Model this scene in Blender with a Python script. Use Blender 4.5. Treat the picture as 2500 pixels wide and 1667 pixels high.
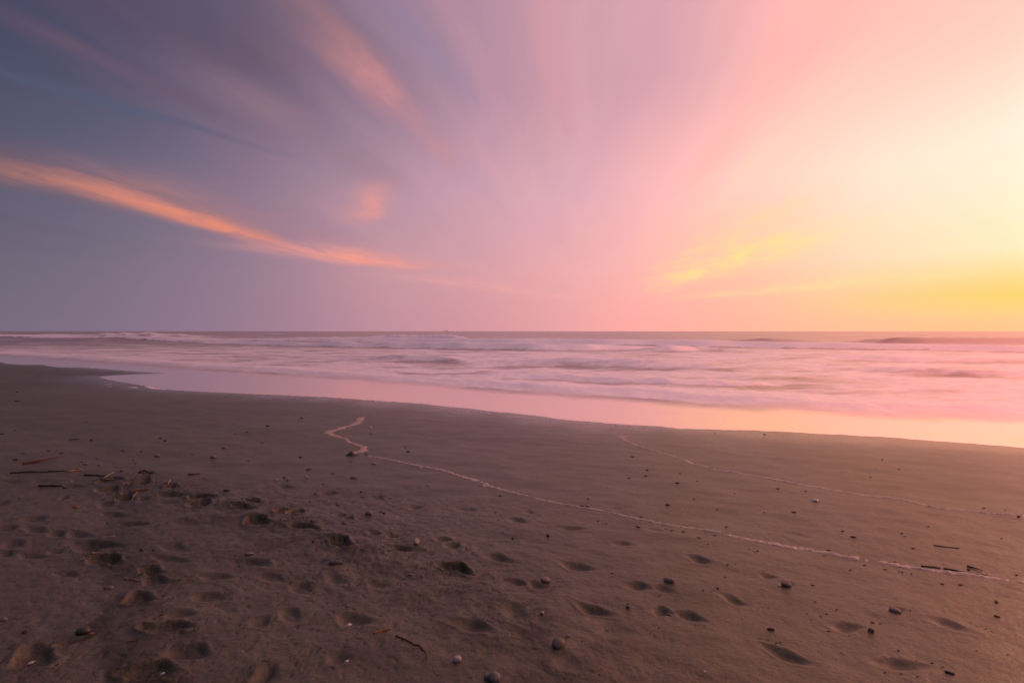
import bpy, bmesh, math, random
import numpy as np
from mathutils import Vector, Matrix

for o in list(bpy.data.objects):
    bpy.data.objects.remove(o)
SC = bpy.context.scene
COL = SC.collection
R = math.radians

# ------------------------------------------------------------------ camera
CAM_H = 1.6
F_PX = 1250.0                      # focal length for a 2500 px wide frame (18 mm on 36 mm)
PITCH = math.atan(25.0 / F_PX)     # looking very slightly down
cam_d = bpy.data.cameras.new('camera')
cam_d.lens = 18.0
cam_d.sensor_width = 36.0
cam_d.clip_start = 0.05
cam_d.clip_end = 60000
cam = bpy.data.objects.new('camera', cam_d)
cam.location = (0, 0, CAM_H)
cam.rotation_euler = (R(90) - PITCH, 0, 0)
COL.objects.link(cam)
SC.camera = cam
SUN_AZ = 61.0                      # degrees to the right of the view direction
SUN_EL = 7.0

# ------------------------------------------------------------------ colour management
SC.view_settings.view_transform = 'Standard'
SC.view_settings.look = 'None'
SC.view_settings.exposure = 0.0
SC.view_settings.gamma = 1.0
SC.view_settings.use_curve_mapping = False
SC.render.engine = 'CYCLES'
SC.cycles.use_denoising = True
SC.cycles.max_bounces = 3
SC.cycles.diffuse_bounces = 1
SC.cycles.glossy_bounces = 2


def lin(h):
    h = h.lstrip('#')
    out = []
    for i in (0, 2, 4):
        c = int(h[i:i + 2], 16) / 255.0
        out.append(c / 12.92 if c <= 0.04045 else ((c + 0.055) / 1.055) ** 2.4)
    return out


class NT:
    """small helper for node trees"""
    def __init__(s, tree):
        s.t = tree
        s.n = tree.nodes
        s.l = tree.links

    def add(s, kind, **kw):
        nd = s.n.new(kind)
        for k, v in kw.items():
            setattr(nd, k, v)
        return nd

    def put(s, sock, v):
        if isinstance(v, bpy.types.NodeSocket):
            s.l.new(v, sock)
        elif v is not None:
            sock.default_value = v

    def m(s, op, a, b=None, c=None, clamp=False):
        nd = s.add('ShaderNodeMath', operation=op, use_clamp=clamp)
        s.put(nd.inputs[0], a)
        if b is not None:
            s.put(nd.inputs[1], b)
        if c is not None:
            s.put(nd.inputs[2], c)
        return nd.outputs[0]

    def v(s, op, a, b=None, scale=None):
        nd = s.add('ShaderNodeVectorMath', operation=op)
        s.put(nd.inputs[0], a)
        if b is not None:
            s.put(nd.inputs[1], b)
        if scale is not None:
            s.put(nd.inputs['Scale'], scale)
        return nd.outputs['Value'] if op in ('DOT_PRODUCT', 'LENGTH', 'DISTANCE') else nd.outputs[0]

    def comb(s, x, y, z):
        nd = s.add('ShaderNodeCombineXYZ')
        for i, q in enumerate((x, y, z)):
            s.put(nd.inputs[i], q)
        return nd.outputs[0]

    def sep(s, v):
        nd = s.add('ShaderNodeSeparateXYZ')
        s.put(nd.inputs[0], v)
        return nd.outputs[0], nd.outputs[1], nd.outputs[2]

    def mr(s, v, a, b, c=0.0, d=1.0, smooth=True):
        nd = s.add('ShaderNodeMapRange')
        nd.interpolation_type = 'SMOOTHSTEP' if smooth else 'LINEAR'
        nd.clamp = True
        s.put(nd.inputs[0], v)
        for i, q in enumerate((a, b, c, d)):
            nd.inputs[i + 1].default_value = q
        return nd.outputs[0]

    def mix(s, f, a, b, blend='MIX'):
        nd = s.add('ShaderNodeMix', data_type='RGBA', blend_type=blend)
        nd.clamp_factor = True
        s.put(nd.inputs[0], f)
        for i, q in ((6, a), (7, b)):
            if isinstance(q, (list, tuple)) and len(q) == 3:
                q = (*q, 1.0)
            s.put(nd.inputs[i], q)
        return nd.outputs[2]

    def ramp(s, f, stops, interp='B_SPLINE'):
        nd = s.add('ShaderNodeValToRGB')
        cr = nd.color_ramp
        cr.interpolation = interp
        stops = sorted(stops)
        cr.elements[0].position = stops[0][0]
        cr.elements[1].position = stops[-1][0]
        cr.elements[0].color = (*stops[0][1], 1)
        cr.elements[1].color = (*stops[-1][1], 1)
        for p, c in stops[1:-1]:
            e = cr.elements.new(p)
            e.color = (*c, 1)
        s.put(nd.inputs[0], f)
        return nd.outputs[0]

    def noise(s, vec, scale, detail=2.0, rough=0.5, dist=0.0, color=False, lac=2.0):
        nd = s.add('ShaderNodeTexNoise')
        s.put(nd.inputs['Vector'], vec)
        nd.inputs['Scale'].default_value = scale
        nd.inputs['Detail'].default_value = detail
        nd.inputs['Roughness'].default_value = rough
        nd.inputs['Distortion'].default_value = dist
        nd.inputs['Lacunarity'].default_value = lac
        return nd.outputs['Color'] if color else nd.outputs[0]


# ------------------------------------------------------------------ sky
world = bpy.data.worlds.new('World')
SC.world = world
world.use_nodes = True
wt = world.node_tree
wt.nodes.clear()
W = NT(wt)
D = W.add('ShaderNodeTexCoord').outputs['Generated']
D = W.v('NORMALIZE', D)
dx, dy, dz = W.sep(D)
sa = R(SUN_AZ)
hl = W.m('SQRT', W.m('ADD', W.m('MULTIPLY', dx, dx), W.m('ADD', W.m('MULTIPLY', dy, dy), 1e-6)))
cosd = W.m('DIVIDE', W.m('ADD', W.m('MULTIPLY', dx, math.sin(sa)), W.m('MULTIPLY', dy, math.cos(sa))), hl)
cosd = W.m('MINIMUM', W.m('MAXIMUM', cosd, -1.0), 1.0)
delta = W.m('DIVIDE', W.m('ARCCOSINE', cosd), math.pi)       # 0 at the sun's bearing, 1 opposite it
elev = W.m('MULTIPLY', W.m('ARCSINE', W.m('MINIMUM', W.m('MAXIMUM', dz, -1.0), 1.0)), 180 / math.pi)

AZS = [-45, -35, -25, -15, -5, 5, 15, 25, 35, 45]
BANDS = {
    1:  ['776b7d', '88748a', 'a07e92', 'c08f9e', 'd2969f', 'e9a4a6', 'feaea5', 'ffb8a0', 'ffc398', 'ffc68c'],
    6:  ['6a6276', '7f7084', '9a7e92', 'c6949e', 'd49ca4', 'eaa8ac', 'f9b6b0', 'ffc4a8', 'ffdcb8', 'ffe8ba'],
    14: ['53546c', '68637a', '90788f', 'b08ea2', 'c89cae', 'd8a6b6', 'f6b8ba', 'fdd0c4', 'fee8d4', 'fdf0dc'],
    27: ['404260', '4c4a66', '6a5a70', '86718a', '9c829a', 'c896a6', 'd8a2ae', 'ecaeb2', 'ffbcb0', 'ffc6b6'],
}


def band(cols, back, near):
    # beside the sun the red light is far above what a picture can show: keep it in the radiance
    red = lambda a: 1.0 + 0.85 * max(0.0, min(1.0, (a - 13) / 28.0))
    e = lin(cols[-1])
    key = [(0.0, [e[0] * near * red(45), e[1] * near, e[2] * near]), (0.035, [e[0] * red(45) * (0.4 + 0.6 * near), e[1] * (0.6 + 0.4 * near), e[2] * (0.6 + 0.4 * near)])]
    for a, c in reversed(list(zip(AZS, cols))):
        c = lin(c)
        c[0] *= 1.0 + (red(a) - 1.0) * max(0.0, min(1.0, (c[0] - 0.88) / 0.10))
        key.append(((SUN_AZ - a) / 180.0, c))
    key.append((0.78, [0.5 * (p + q) for p, q in zip(lin(cols[0]), lin(back))]))
    key.append((1.0, lin(back)))
    # a smooth curve through the keys, resampled to stops
    kx = np.array([k[0] for k in key])
    kc = np.array([k[1] for k in key])
    fx = np.linspace(0, 1, 601)
    ker = np.hanning(41)
    ker /= ker.sum()
    fc = np.stack([np.convolve(np.pad(np.interp(fx, kx, kc[:, i]), 20, 'edge'), ker, 'valid') for i in range(3)], -1)
    pos = np.concatenate([np.linspace(0, 0.64, 27), [0.72, 0.82, 0.92, 1.0]])
    st = [(float(p), [float(np.interp(p, fx, fc[:, i])) for i in range(3)]) for p in pos]
    return W.ramp(delta, st, 'LINEAR')


b1 = band(BANDS[1], '5c5c74', 1.6)  # last value: unseen glow at the sun's bearing, raised to strengthen its light
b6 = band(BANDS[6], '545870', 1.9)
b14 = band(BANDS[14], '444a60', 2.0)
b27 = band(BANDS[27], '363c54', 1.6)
zen = W.mix(W.mr(delta, 0.0, 1.0), lin('d4b0bc'), lin('807a94'))  # overhead sky out of view, brightened to lift the light on sea and sand
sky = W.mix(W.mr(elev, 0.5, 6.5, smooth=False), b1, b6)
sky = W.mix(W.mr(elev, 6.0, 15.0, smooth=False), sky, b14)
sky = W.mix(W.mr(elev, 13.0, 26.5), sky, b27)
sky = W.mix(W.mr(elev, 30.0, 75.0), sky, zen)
# golden band low beside the sun
gold = W.m('MULTIPLY', W.mr(delta, 0.06, 0.21, 1.0, 0.0),
           W.m('MULTIPLY', W.mr(elev, 0.3, 3.0), W.mr(elev, 2.4, 7.0, 1.0, 0.0)))
sky = W.mix(W.m('MULTIPLY', gold, 0.85), sky, lin('ffd060'))

# cirrus on a flat layer high above: parallel streaks that run towards a bearing of 8 degrees
LAYER = 0.015
CAZ = R(8.0)
zc = W.m('ADD', W.m('MAXIMUM', dz, 0.0), LAYER)
qx = W.m('DIVIDE', dx, zc)
qy = W.m('DIVIDE', dy, zc)
lu = W.m('ADD', W.m('MULTIPLY', qx, math.sin(CAZ)), W.m('MULTIPLY', qy, math.cos(CAZ)))
lv = W.m('SUBTRACT', W.m('MULTIPLY', qx, math.cos(CAZ)), W.m('MULTIPLY', qy, math.sin(CAZ)))
L2 = W.comb(lu, lv, 0.0)
warp = W.noise(W.comb(W.m('MULTIPLY', lu, 0.35), W.m('MULTIPLY', lv, 0.9), 3.1), 1.3, 2.0, 0.5, color=True)
warp = W.v('SCALE', W.v('SUBTRACT', warp, (0.5, 0.5, 0.5)), scale=0.22)
L2w = W.v('ADD', L2, warp)
warp2 = W.noise(W.comb(W.m('MULTIPLY', lu, 1.1), W.m('MULTIPLY', lv, 3.5), 5.2), 1.6, 2.0, 0.5, color=True)
L2w = W.v('ADD', L2w, W.v('SCALE', W.v('SUBTRACT', warp2, (0.5, 0.5, 0.5)), scale=0.11))
uw, vw, _z = W.sep(L2w)
streak = W.noise(W.comb(W.m('MULTIPLY', uw, 0.16), W.m('MULTIPLY', vw, 1.15), 0.0), 1.1, 3.0, 0.5)
streak2 = W.noise(W.comb(W.m('MULTIPLY', uw, 0.32), W.m('MULTIPLY', vw, 2.6), 7.7), 1.1, 4.0, 0.55)
cl = W.mr(W.m('ADD', W.m('MULTIPLY', streak, 0.6), W.m('MULTIPLY', streak2, 0.4)), 0.42, 0.68)
cl = W.m('MULTIPLY', cl, W.mr(elev, 3.0, 14.0))
ccol = W.ramp(delta, [(0.0, lin('ffe6d4')), (0.12, lin('ffdccc')), (0.20, lin('ffd0c0')), (0.28, lin('ffc2b8')),
                      (0.35, lin('f8b2b2')), (0.42, lin('d09ca4')), (0.50, lin('8e7080')),
                      (0.59, lin('5e4e60')), (0.78, lin('5a5062')), (1.0, lin('4c4c60'))], 'EASE')
sky = W.mix(W.m('MULTIPLY', cl, 0.32), sky, ccol)


def layer_pt(px, py):               # px, py in the 2352 px wide view of the sky
    X = (px - 1176) * 2500 / 2352
    Z = (760 - py) * 2500 / 2352
    n = math.sqrt(X * X + F_PX * F_PX + Z * Z)
    x, y, z = X / n, F_PX / n, Z / n + LAYER
    x, y = x / z, y / z
    return (x * math.sin(CAZ) + y * math.cos(CAZ), x * math.cos(CAZ) - y * math.sin(CAZ), 0)


# single bands of cloud that stand out: start, end, width (layer units), strength, colour
BANDS_CLOUD = [
    ((-320, 335), (220, 432), 0.40, 0.75, '986a68'),
    ((80, 392), (500, 505), 0.30, 0.72, 'b87a70'),
    ((250, 440), (640, 562), 0.20, 0.78, 'ee8e72'),
    ((240, 395), (760, 560), 0.42, 0.40, 'b07c84'),
    ((650, 562), (930, 612), 0.55, 0.80, 'ec9a90'),
    ((780, 580), (940, 614), 0.34, 0.65, 'fc9e88'),
    ((846, 425), (832, 512), 0.17, 0.62, 'f09a8c'),
    ((620, -60), (850, 165), 0.085, 0.48, '8e696c'),
    ((790, 110), (1020, 365), 0.085, 0.75, 'd48e8e'),
    ((40, 50), (480, 260), 0.07, 0.45, '70566a'),
    ((-60, 150), (600, 345), 0.07, 0.50, '525a76'),
    ((200, -60), (640, 170), 0.16, 0.40, '6a5262'),
    ((500, 180), (880, 420), 0.16, 0.45, '9c7888'),
    ((860, -40), (1080, 230), 0.07, 0.40, '8880a6'),
    ((1235, -40), (1290, 300), 0.05, 0.40, 'd897a2'),
    ((1590, 640), (1860, 535), 0.44, 0.66, 'ffe88c'),
    ((1520, 665), (1760, 480), 0.42, 0.55, 'ffda98'),
    ((1640, 680), (2250, 620), 0.9, 0.45, 'ffe2a0'),
    ((1920, 200), (1630, 480), 0.09, 0.42, 'ffddb8'),
    ((1940, -60), (1560, 440), 0.10, 0.40, 'ffb8ae'),
    ((2300, -40), (1750, 430), 0.09, 0.35, 'ffd6c0'),
    ((1000, 640), (1350, 690), 0.60, 0.35, 'f6aca6'),
]
blotch = W.noise(W.comb(W.m('MULTIPLY', uw, 0.75), W.m('MULTIPLY', vw, 2.0), 2.4), 1.5, 5.0, 0.6)
breakup = W.mr(blotch, 0.32, 0.68, 0.35, 1.25)
for (a, b, wd, st, hx) in BANDS_CLOUD:
    (ua, va, _a), (ub, vb, _b) = layer_pt(*a), layer_pt(*b)
    k = (vb - va) / (ub - ua)
    uc, vc, hu = 0.5 * (ua + ub), 0.5 * (va + vb), abs(ub - ua) * 0.56
    q1 = W.m('MULTIPLY_ADD', uw, -k / wd, (k * uc - vc) / wd)
    q1 = W.m('MULTIPLY_ADD', vw, 1 / wd, q1)                 # across the band
    q2 = W.m('MULTIPLY_ADD', uw, 1 / hu, -uc / hu)           # along the band
    q2 = W.m('MULTIPLY', q2, q2)
    q = W.m('MULTIPLY_ADD', q1, q1, W.m('MULTIPLY', q2, q2))
    g = W.m('MULTIPLY', W.m('POWER', math.exp(-1), q), W.m('MULTIPLY', breakup, st))
    sky = W.mix(g, sky, lin(hx))

nish = W.add('ShaderNodeTexSky', sky_type='NISHITA')
nish.sun_disc = False
nish.sun_elevation = R(SUN_EL)
nish.sun_rotation = R(SUN_AZ)
nish.air_density = 1.5
nish.dust_density = 3.0
nish_l = W.mix(1.0, nish.outputs[0], (0.004, 0.004, 0.004), 'MULTIPLY')
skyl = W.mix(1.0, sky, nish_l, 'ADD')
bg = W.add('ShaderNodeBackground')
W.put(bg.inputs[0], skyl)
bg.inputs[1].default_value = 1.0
W.l.new(bg.outputs[0], W.add('ShaderNodeOutputWorld').inputs[0])

# ------------------------------------------------------------------ sun, low behind thin cloud beyond the right edge
sun_d = bpy.data.lights.new('sun', 'SUN')
sun_d.energy = 0.7
sun_d.angle = R(12)
sun_d.color = (1.0, 0.50, 0.30)
sun = bpy.data.objects.new('sun', sun_d)
COL.objects.link(sun)
sv = Vector((math.sin(sa) * math.cos(R(SUN_EL)), math.cos(sa) * math.cos(R(SUN_EL)), math.sin(R(SUN_EL))))
sun.rotation_euler = sv.to_track_quat('Z', 'Y').to_euler()

# ================================================================== shape of the beach
SLOPE = 0.012
SEAN = np.array([0.5, 0.866])       # seaward direction
SHORE = 9.2                         # metres from the camera to the water's edge, seaward
SEA_Z = -SLOPE * SHORE


def base_z(X, Y):
    return -SLOPE * (X * SEAN[0] + Y * SEAN[1])


def ray(px, py):
    x = (px - 1250) / F_PX
    z = -(py - 833.5) / F_PX
    c, s = math.cos(PITCH), math.sin(PITCH)
    return np.array([x, c + z * s, z * c - s])


def G(px, py):                      # a spot on the sand
    d = ray(px, py)
    n = SLOPE * (d[0] * SEAN[0] + d[1] * SEAN[1])
    t = CAM_H / (-d[2] - n)
    return np.array([d[0] * t, d[1] * t])


def S(px, py):                      # a spot on the sea
    d = ray(px, py)
    t = (CAM_H - SEA_Z) / -d[2]
    return np.array([d[0] * t, d[1] * t])


def sm(a, b, x):
    t = np.clip((x - a) / (b - a), 0, 1)
    return t * t * (3 - 2 * t)


def vnoise(x, y, seed=0):             # gradient noise, about -1 to 1
    c, sn = 0.80901699, 0.58778525
    x, y = x * c - y * sn, x * sn + y * c
    xi = np.floor(x).astype(np.int64)
    yi = np.floor(y).astype(np.int64)
    fx, fy = x - xi, y - yi

    def g(a, b, u, v):
        n = (a * 374761393 + b * 668265263 + seed * 1442695041) & 0xffffffff
        n = ((n ^ (n >> 13)) * 1274126177) & 0xffffffff
        n = (n ^ (n >> 16)) & 0xffff
        t_ = n * (2 * math.pi / 65536.0)
        return np.cos(t_) * u + np.sin(t_) * v
    sx = fx * fx * fx * (fx * (fx * 6 - 15) + 10)
    sy = fy * fy * fy * (fy * (fy * 6 - 15) + 10)
    a = g(xi, yi, fx, fy) * (1 - sx) + g(xi + 1, yi, fx - 1, fy) * sx
    b = g(xi, yi + 1, fx, fy - 1) * (1 - sx) + g(xi + 1, yi + 1, fx - 1, fy - 1) * sx
    return (a * (1 - sy) + b * sy) * 1.5


def fbm(x, y, oct=4, seed=0, gain=0.5):
    s, a = 0, 1.0
    for i in range(oct):
        s = s + a * vnoise(x, y, seed + i * 17)
        x, y, a = x * 2.03 + 5.1, y * 2.03 + 1.7, a * gain
    return s


# edge of the last wave on the sand
EDGE_PX = [(0, 884), (120, 891), (250, 900), (330, 906), (410, 911), (330, 914), (275, 917), (243, 920), (262, 926), (310, 934),
           (350, 941), (372, 947), (430, 952), (520, 957), (640, 962), (800, 969), (920, 978), (1040, 986), (1150, 998), (1250, 1008),
           (1350, 1020), (1450, 1030), (1600, 1040), (1660, 1045), (1800, 1049), (1900, 1053), (2050, 1060),
           (2200, 1069), (2350, 1080), (2500, 1092)]
EDGE = np.array([(-420, 235), (-120, 78), (-45, 36)] + [tuple(G(*p)) for p in EDGE_PX] + [(11, 4.9), (20, -1), (60, -24), (420, -235)], float)
POLY = np.vstack([EDGE, [(9000, -235), (9000, 20000), (-9000, 20000), (-9000, 235)]])


def poly_dist(X, Y, P, closed=False):
    d = np.full(X.shape, 1e18)
    n = len(P)
    for i in range(n if closed else n - 1):
        a, b = P[i], P[(i + 1) % n]
        e = b - a
        l2 = e @ e
        t = np.clip(((X - a[0]) * e[0] + (Y - a[1]) * e[1]) / l2, 0, 1)
        q = (X - a[0] - t * e[0]) ** 2 + (Y - a[1] - t * e[1]) ** 2
        d = np.minimum(d, q)
    return np.sqrt(d)


def inside(X, Y, P):
    c = np.zeros(X.shape, bool)
    n = len(P)
    for i in range(n):
        a, b = P[i], P[(i + 1) % n]
        if a[1] == b[1]:
            continue
        k = ((a[1] > Y) != (b[1] > Y)) & (X < (b[0] - a[0]) * (Y - a[1]) / (b[1] - a[1]) + a[0])
        c ^= k
    return c


def edge_dist(X, Y):
    wob = 0.05 * fbm(X * 1.7, Y * 1.7, 4, 91)
    return np.where(inside(X, Y, POLY), 1.0, -1.0) * poly_dist(X, Y, EDGE) + wob * sm(40, 10, np.hypot(X, Y))


# footprints and hollows: x1, y1, x2, y2 (photograph pixels), width m, depth m, rim sharpness
PRINTS = [
    (8, 1163, 60, 1167, .12, .022, 0), (5, 1174, 55, 1178, .12, .02, 0), (76, 1173, 120, 1176, .14, .028, 0), (155, 1183, 205, 1188, .16, .025, 1),
    (250, 1170, 288, 1174, .26, .06, 1), (303, 1176, 368, 1181, .24, .065, 1), (341, 1154, 369, 1158, .17, .05, 1), (338, 1166, 364, 1168, .12, .04, 1),
    (236, 1192, 284, 1196, .20, .045, 1), (277, 1213, 334, 1217, .17, .045, 1), (338, 1214, 375, 1218, .15, .03, 0), (296, 1200, 329, 1204, .16, .045, 1),
    (140, 1217, 172, 1208, .12, .035, 0), (-20, 1225, 28, 1229, .20, .04, 0), (233, 1226, 284, 1233, .15, .04, 0), (388, 1222, 438, 1227, .16, .025, 0),
    (405, 1184, 435, 1190, .15, .045, 1), (386, 1202, 455, 1209, .15, .035, 1), (457, 1211, 524, 1215, .13, .05, 1), (463, 1226, 506, 1234, .20, .055, 1),
    (596, 1220, 644, 1228, .14, .04, 1), (555, 1234, 622, 1243, .13, .038, 1), (608, 1264, 652, 1280, .20, .055, 1), (58, 1262, 106, 1275, .16, .04, 0),
    (236, 1249, 326, 1259, .11, .035, 0), (284, 1273, 378, 1281, .11, .035, 0), (416, 1274, 494, 1282, .15, .02, 0), (-20, 1286, 34, 1298, .17, .045, 0),
    (52, 1288, 124, 1301, .12, .045, 0), (116, 1298, 164, 1309, .13, .042, 0), (168, 1298, 230, 1313, .13, .045, 0), (0, 1322, 68, 1333, .16, .045, 0),
    (166, 1322, 304, 1336, .17, .05, 0), (122, 1342, 156, 1347, .10, .03, 0), (44, 1350, 130, 1359, .09, .032, 0), (-10, 1347, 38, 1353, .10, .035, 0),
    (174, 1336, 250, 1346, .09, .028, 0), (216, 1356, 290, 1376, .17, .05, 1), (372, 1327, 474, 1342, .16, .028, 0), (352, 1354, 488, 1372, .12, .034, 0),
    (336, 1384, 398, 1396, .12, .028, 0), (562, 1362, 644, 1380, .16, .03, 0), (130, 1390, 194, 1407, .10, .035, 0), (332, 1384, 408, 1398, .13, .03, 1),
    (342, 1408, 428, 1420, .13, .03, 1), (486, 1399, 575, 1414, .13, .038, 0), (316, 1448, 378, 1470, .16, .045, 1), (474, 1446, 550, 1466, .14, .035, 0),
    (412, 1488, 468, 1506, .13, .034, 0), (352, 1526, 468, 1536, .14, .042, 1), (402, 1584, 516, 1606, .16, .05, 0), (296, 1632, 426, 1650, .16, .04, 1),
    (46, 1584, 134, 1622, .17, .05, 1), (128, 1578, 230, 1554, .08, .03, 1), (606, 1510, 660, 1528, .14, .03, 0), (624, 1630, 680, 1656, .18, .045, 0),
    (668, 1186, 736, 1191, .13, .025, 0), (784, 1202, 822, 1208, .16, .04, 0), (670, 1247, 704, 1250, .15, .05, 1), (704, 1249, 740, 1255, .15, .05, 1),
    (814, 1257, 846, 1262, .13, .032, 0), (834, 1262, 866, 1270, .12, .028, 0), (702, 1283, 780, 1295, .10, .045, 1), (796, 1316, 862, 1337, .17, .055, 1),
    (892, 1298, 942, 1305, .12, .04, 0), (940, 1304, 978, 1311, .09, .035, 0), (933, 1329, 1038, 1345, .13, .045, 0), (1058, 1310, 1106, 1321, .12, .042, 0),
    (1080, 1324, 1126, 1338, .13, .035, 0), (1174, 1353, 1262, 1370, .15, .048, 0), (1070, 1373, 1148, 1402, .16, .06, 1), (898, 1212, 948, 1219, .14, .02, 0),
    (996, 1232, 1042, 1240, .15, .032, 0), (1108, 1240, 1182, 1247, .12, .024, 0), (598, 1362, 658, 1386, .15, .03, 0), (624, 1400, 696, 1420, .13, .03, 0),
    (698, 1424, 774, 1446, .15, .036, 0), (786, 1402, 858, 1424, .14, .032, 0), (892, 1418, 958, 1434, .13, .026, 0), (678, 1488, 740, 1514, .14, .032, 0),
    (818, 1496, 925, 1528, .15, .045, 0), (1094, 1518, 1218, 1552, .14, .046, 0), (802, 1594, 866, 1618, .13, .03, 0), (1232, 1264, 1298, 1276, .15, .035, 0),
    (1350, 1285, 1442, 1295, .14, .026, 0), (1488, 1322, 1556, 1335, .13, .026, 0), (1362, 1368, 1464, 1396, .14, .048, 0), (1670, 1360, 1748, 1375, .15, .042, 0),
    (1272, 1246, 1316, 1253, .12, .02, 0), (1228, 1414, 1300, 1426, .10, .034, 0), (1284, 1420, 1336, 1433, .12, .04, 0), (1518, 1425, 1596, 1441, .14, .045, 0),
    (1580, 1434, 1654, 1446, .12, .03, 0), (1400, 1468, 1506, 1508, .13, .052, 0), (1580, 1486, 1650, 1500, .13, .045, 0), (1640, 1494, 1732, 1515, .12, .045, 0),
    (1746, 1448, 1838, 1476, .13, .034, 0), (1216, 1482, 1300, 1512, .20, .032, 0), (1846, 1570, 2004, 1622, .13, .045, 0), (2016, 1518, 2120, 1536, .14, .034, 0),
    (2250, 1510, 2394, 1548, .14, .024, 0), (2112, 1606, 2300, 1642, .14, .04, 0), (1846, 1396, 1908, 1414, .11, .024, 0), (1340, 1600, 1450, 1640, .2, .022, 0),
    (1440, 1525, 1570, 1560, .18, .014, 0), (2170, 1480, 2200, 1500, .13, .015, 0), (1905, 1415, 1940, 1434, .12, .016, 0),
    (1480, 1240, 1540, 1248, .13, .012, 0), (1560, 1290, 1640, 1300, .13, .012, 0), (1900, 1300, 1990, 1312, .16, .008, 0),
]
PR = []
for p in PRINTS:
    a, b = G(p[0], p[1]), G(p[2], p[3])
    PR.append((0.5 * (a + b), (b - a) / 2, p[4] * 0.41, p[5] * (0.85 if p[6] else (0.62 if p[0] < 700 else 0.60)), p[6]))

# wrack ridge with darker, coarser wet sand, and the dry grainy patch at the left
RIDGE = np.array([G(*p) for p in [(120, 1150), (300, 1165), (480, 1205), (700, 1272), (850, 1325), (1000, 1375), (1130, 1430), (1250, 1495), (1350, 1570), (1480, 1660), (1600, 1760)]])
STAIN = np.array([G(*p) for p in [(310, 1215), (285, 1270), (250, 1330), (262, 1400), (290, 1450), (262, 1510), (240, 1580), (310, 1640), (340, 1740)]])
DRY = np.array([G(*p) for p in [(-300, 1200), (60, 1190), (170, 1203), (300, 1212), (288, 1250), (232, 1300), (212, 1350), (262, 1395), (262, 1440), (270, 1470), (215, 1540), (240, 1590), (270, 1640), (260, 1760), (-600, 1800)]])


def sand_z(X, Y, full=False):
    r = np.hypot(X, Y)
    near = sm(26, 8, r)
    z = base_z(X, Y)
    sd = edge_dist(X, Y)
    z = z + near * (0.012 * fbm(X * 0.55, Y * 0.9, 3, 5) * sm(0.2, 3.5, -sd) + 0.0035 * fbm(X * 2.6 + Y * 1.2, Y * 4.2, 3, 9) * sm(0, 1.5, -sd))
    rd = poly_dist(X, Y, RIDGE)
    ridge = np.exp(-(rd / 0.24) ** 2)
    rough = np.clip(np.exp(-(rd / 0.45) ** 2), 0, 1)
    trod = sm(5.9, 4.6, Y + 0.10 * X) * sm(-0.5, 1.2, -sd)
    left = sm(0.6, -1.6, X - 0.1 * Y)
    z = z + near * trod * (0.012 * ridge + (0.003 + 0.001 * left + 0.005 * rough) * fbm(X * 3.6, Y * 3.6, 3, 33)
                           + (0.0008 + 0.0012 * left + 0.0016 * rough) * fbm(X * 17, Y * 17, 3, 44))
    z = z - near * trod * left * 0.005 * sm(0.15, 0.75, vnoise(X * 9 + 3, Y * 9, 141)) - near * trod * (0.3 + left) * 0.004 * sm(0.35, 0.8, vnoise(X * 23, Y * 23 + 5, 151))
    hol = np.zeros_like(z)
    for c, h, w, dep, sharp in PR:
        L = math.hypot(*h)
        R0 = L * 1.6 + w * 2.2
        idx = np.nonzero((np.abs(X - c[0]) < R0) & (np.abs(Y - c[1]) < R0))
        if not len(idx[0]):
            continue
        x, y = X[idx] - c[0], Y[idx] - c[1]
        ux, uy = h / L
        t = (x * ux + y * uy) / (L * 1.02)
        n = (-x * uy + y * ux + w * 0.30 * np.sin(t * 2.2 + c[0] * 5)) / (w * (0.94 + 0.22 * np.cos(t * 3.9 + 0.5)))
        nn = fbm(X[idx] * 11 + c[0], Y[idx] * 11, 3, 3)
        rr = (np.abs(t) ** 2.4 + np.abs(n) ** 2.4) ** (1 / 2.4) + nn * (0.17 if sharp else 0.09) + 0.07 * fbm(X[idx] * 4 + c[1] * 3, Y[idx] * 4, 2, 29)
        inner = 0.55 if sharp else (0.35 if c[0] < -1.2 else 0.1)
        dz_ = -dep * sm(1.0, inner, rr) * (0.80 + 0.2 * np.cos(t * 3.3 + 0.6))
        if sharp:
            dz_ = dz_ + dep * 0.16 * sm(1, 0.3, rr) * fbm(X[idx] * 26, Y[idx] * 26, 2, 8)
        rim = dep * (0.30 if sharp else 0.10) * np.exp(-((rr - 1.14) / 0.17) ** 2) * (0.6 + 0.6 * nn)
        z[idx] = z[idx] + np.minimum(dz_, 0) + rim
        hol[idx] = np.maximum(hol[idx], sm(1.05, 0.5, rr))
    z = z - np.clip(sd * 0.08, 0, 0.9)
    if not full:
        return z
    dry = np.where(inside(X, Y, DRY), 1.0, -1.0) * poly_dist(X, Y, DRY, True) + 0.05 * fbm(X * 5, Y * 5, 3, 77)
    dry = sm(-0.012, 0.03, dry)
    st = np.exp(-(poly_dist(X, Y, STAIN) / 0.26) ** 2) * (0.72 + 0.5 * fbm(X * 4, Y * 4, 3, 21)) * (1 - dry)
    wr = rough * (0.55 + 0.65 * fbm(X * 5, Y * 5, 3, 12)) * trod
    wrack = np.clip(np.maximum(st, wr), 0, 1)
    wet = sm(-2.6, -0.1, sd + 0.35 * fbm(X * 0.9, Y * 0.9, 3, 15)) * sm(0.0, 1.0, sd + 3)
    return z, dry, wrack, wet, hol


def sz1(x, y):
    return float(sand_z(np.array([float(x)]), np.array([float(y)]))[0])


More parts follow.
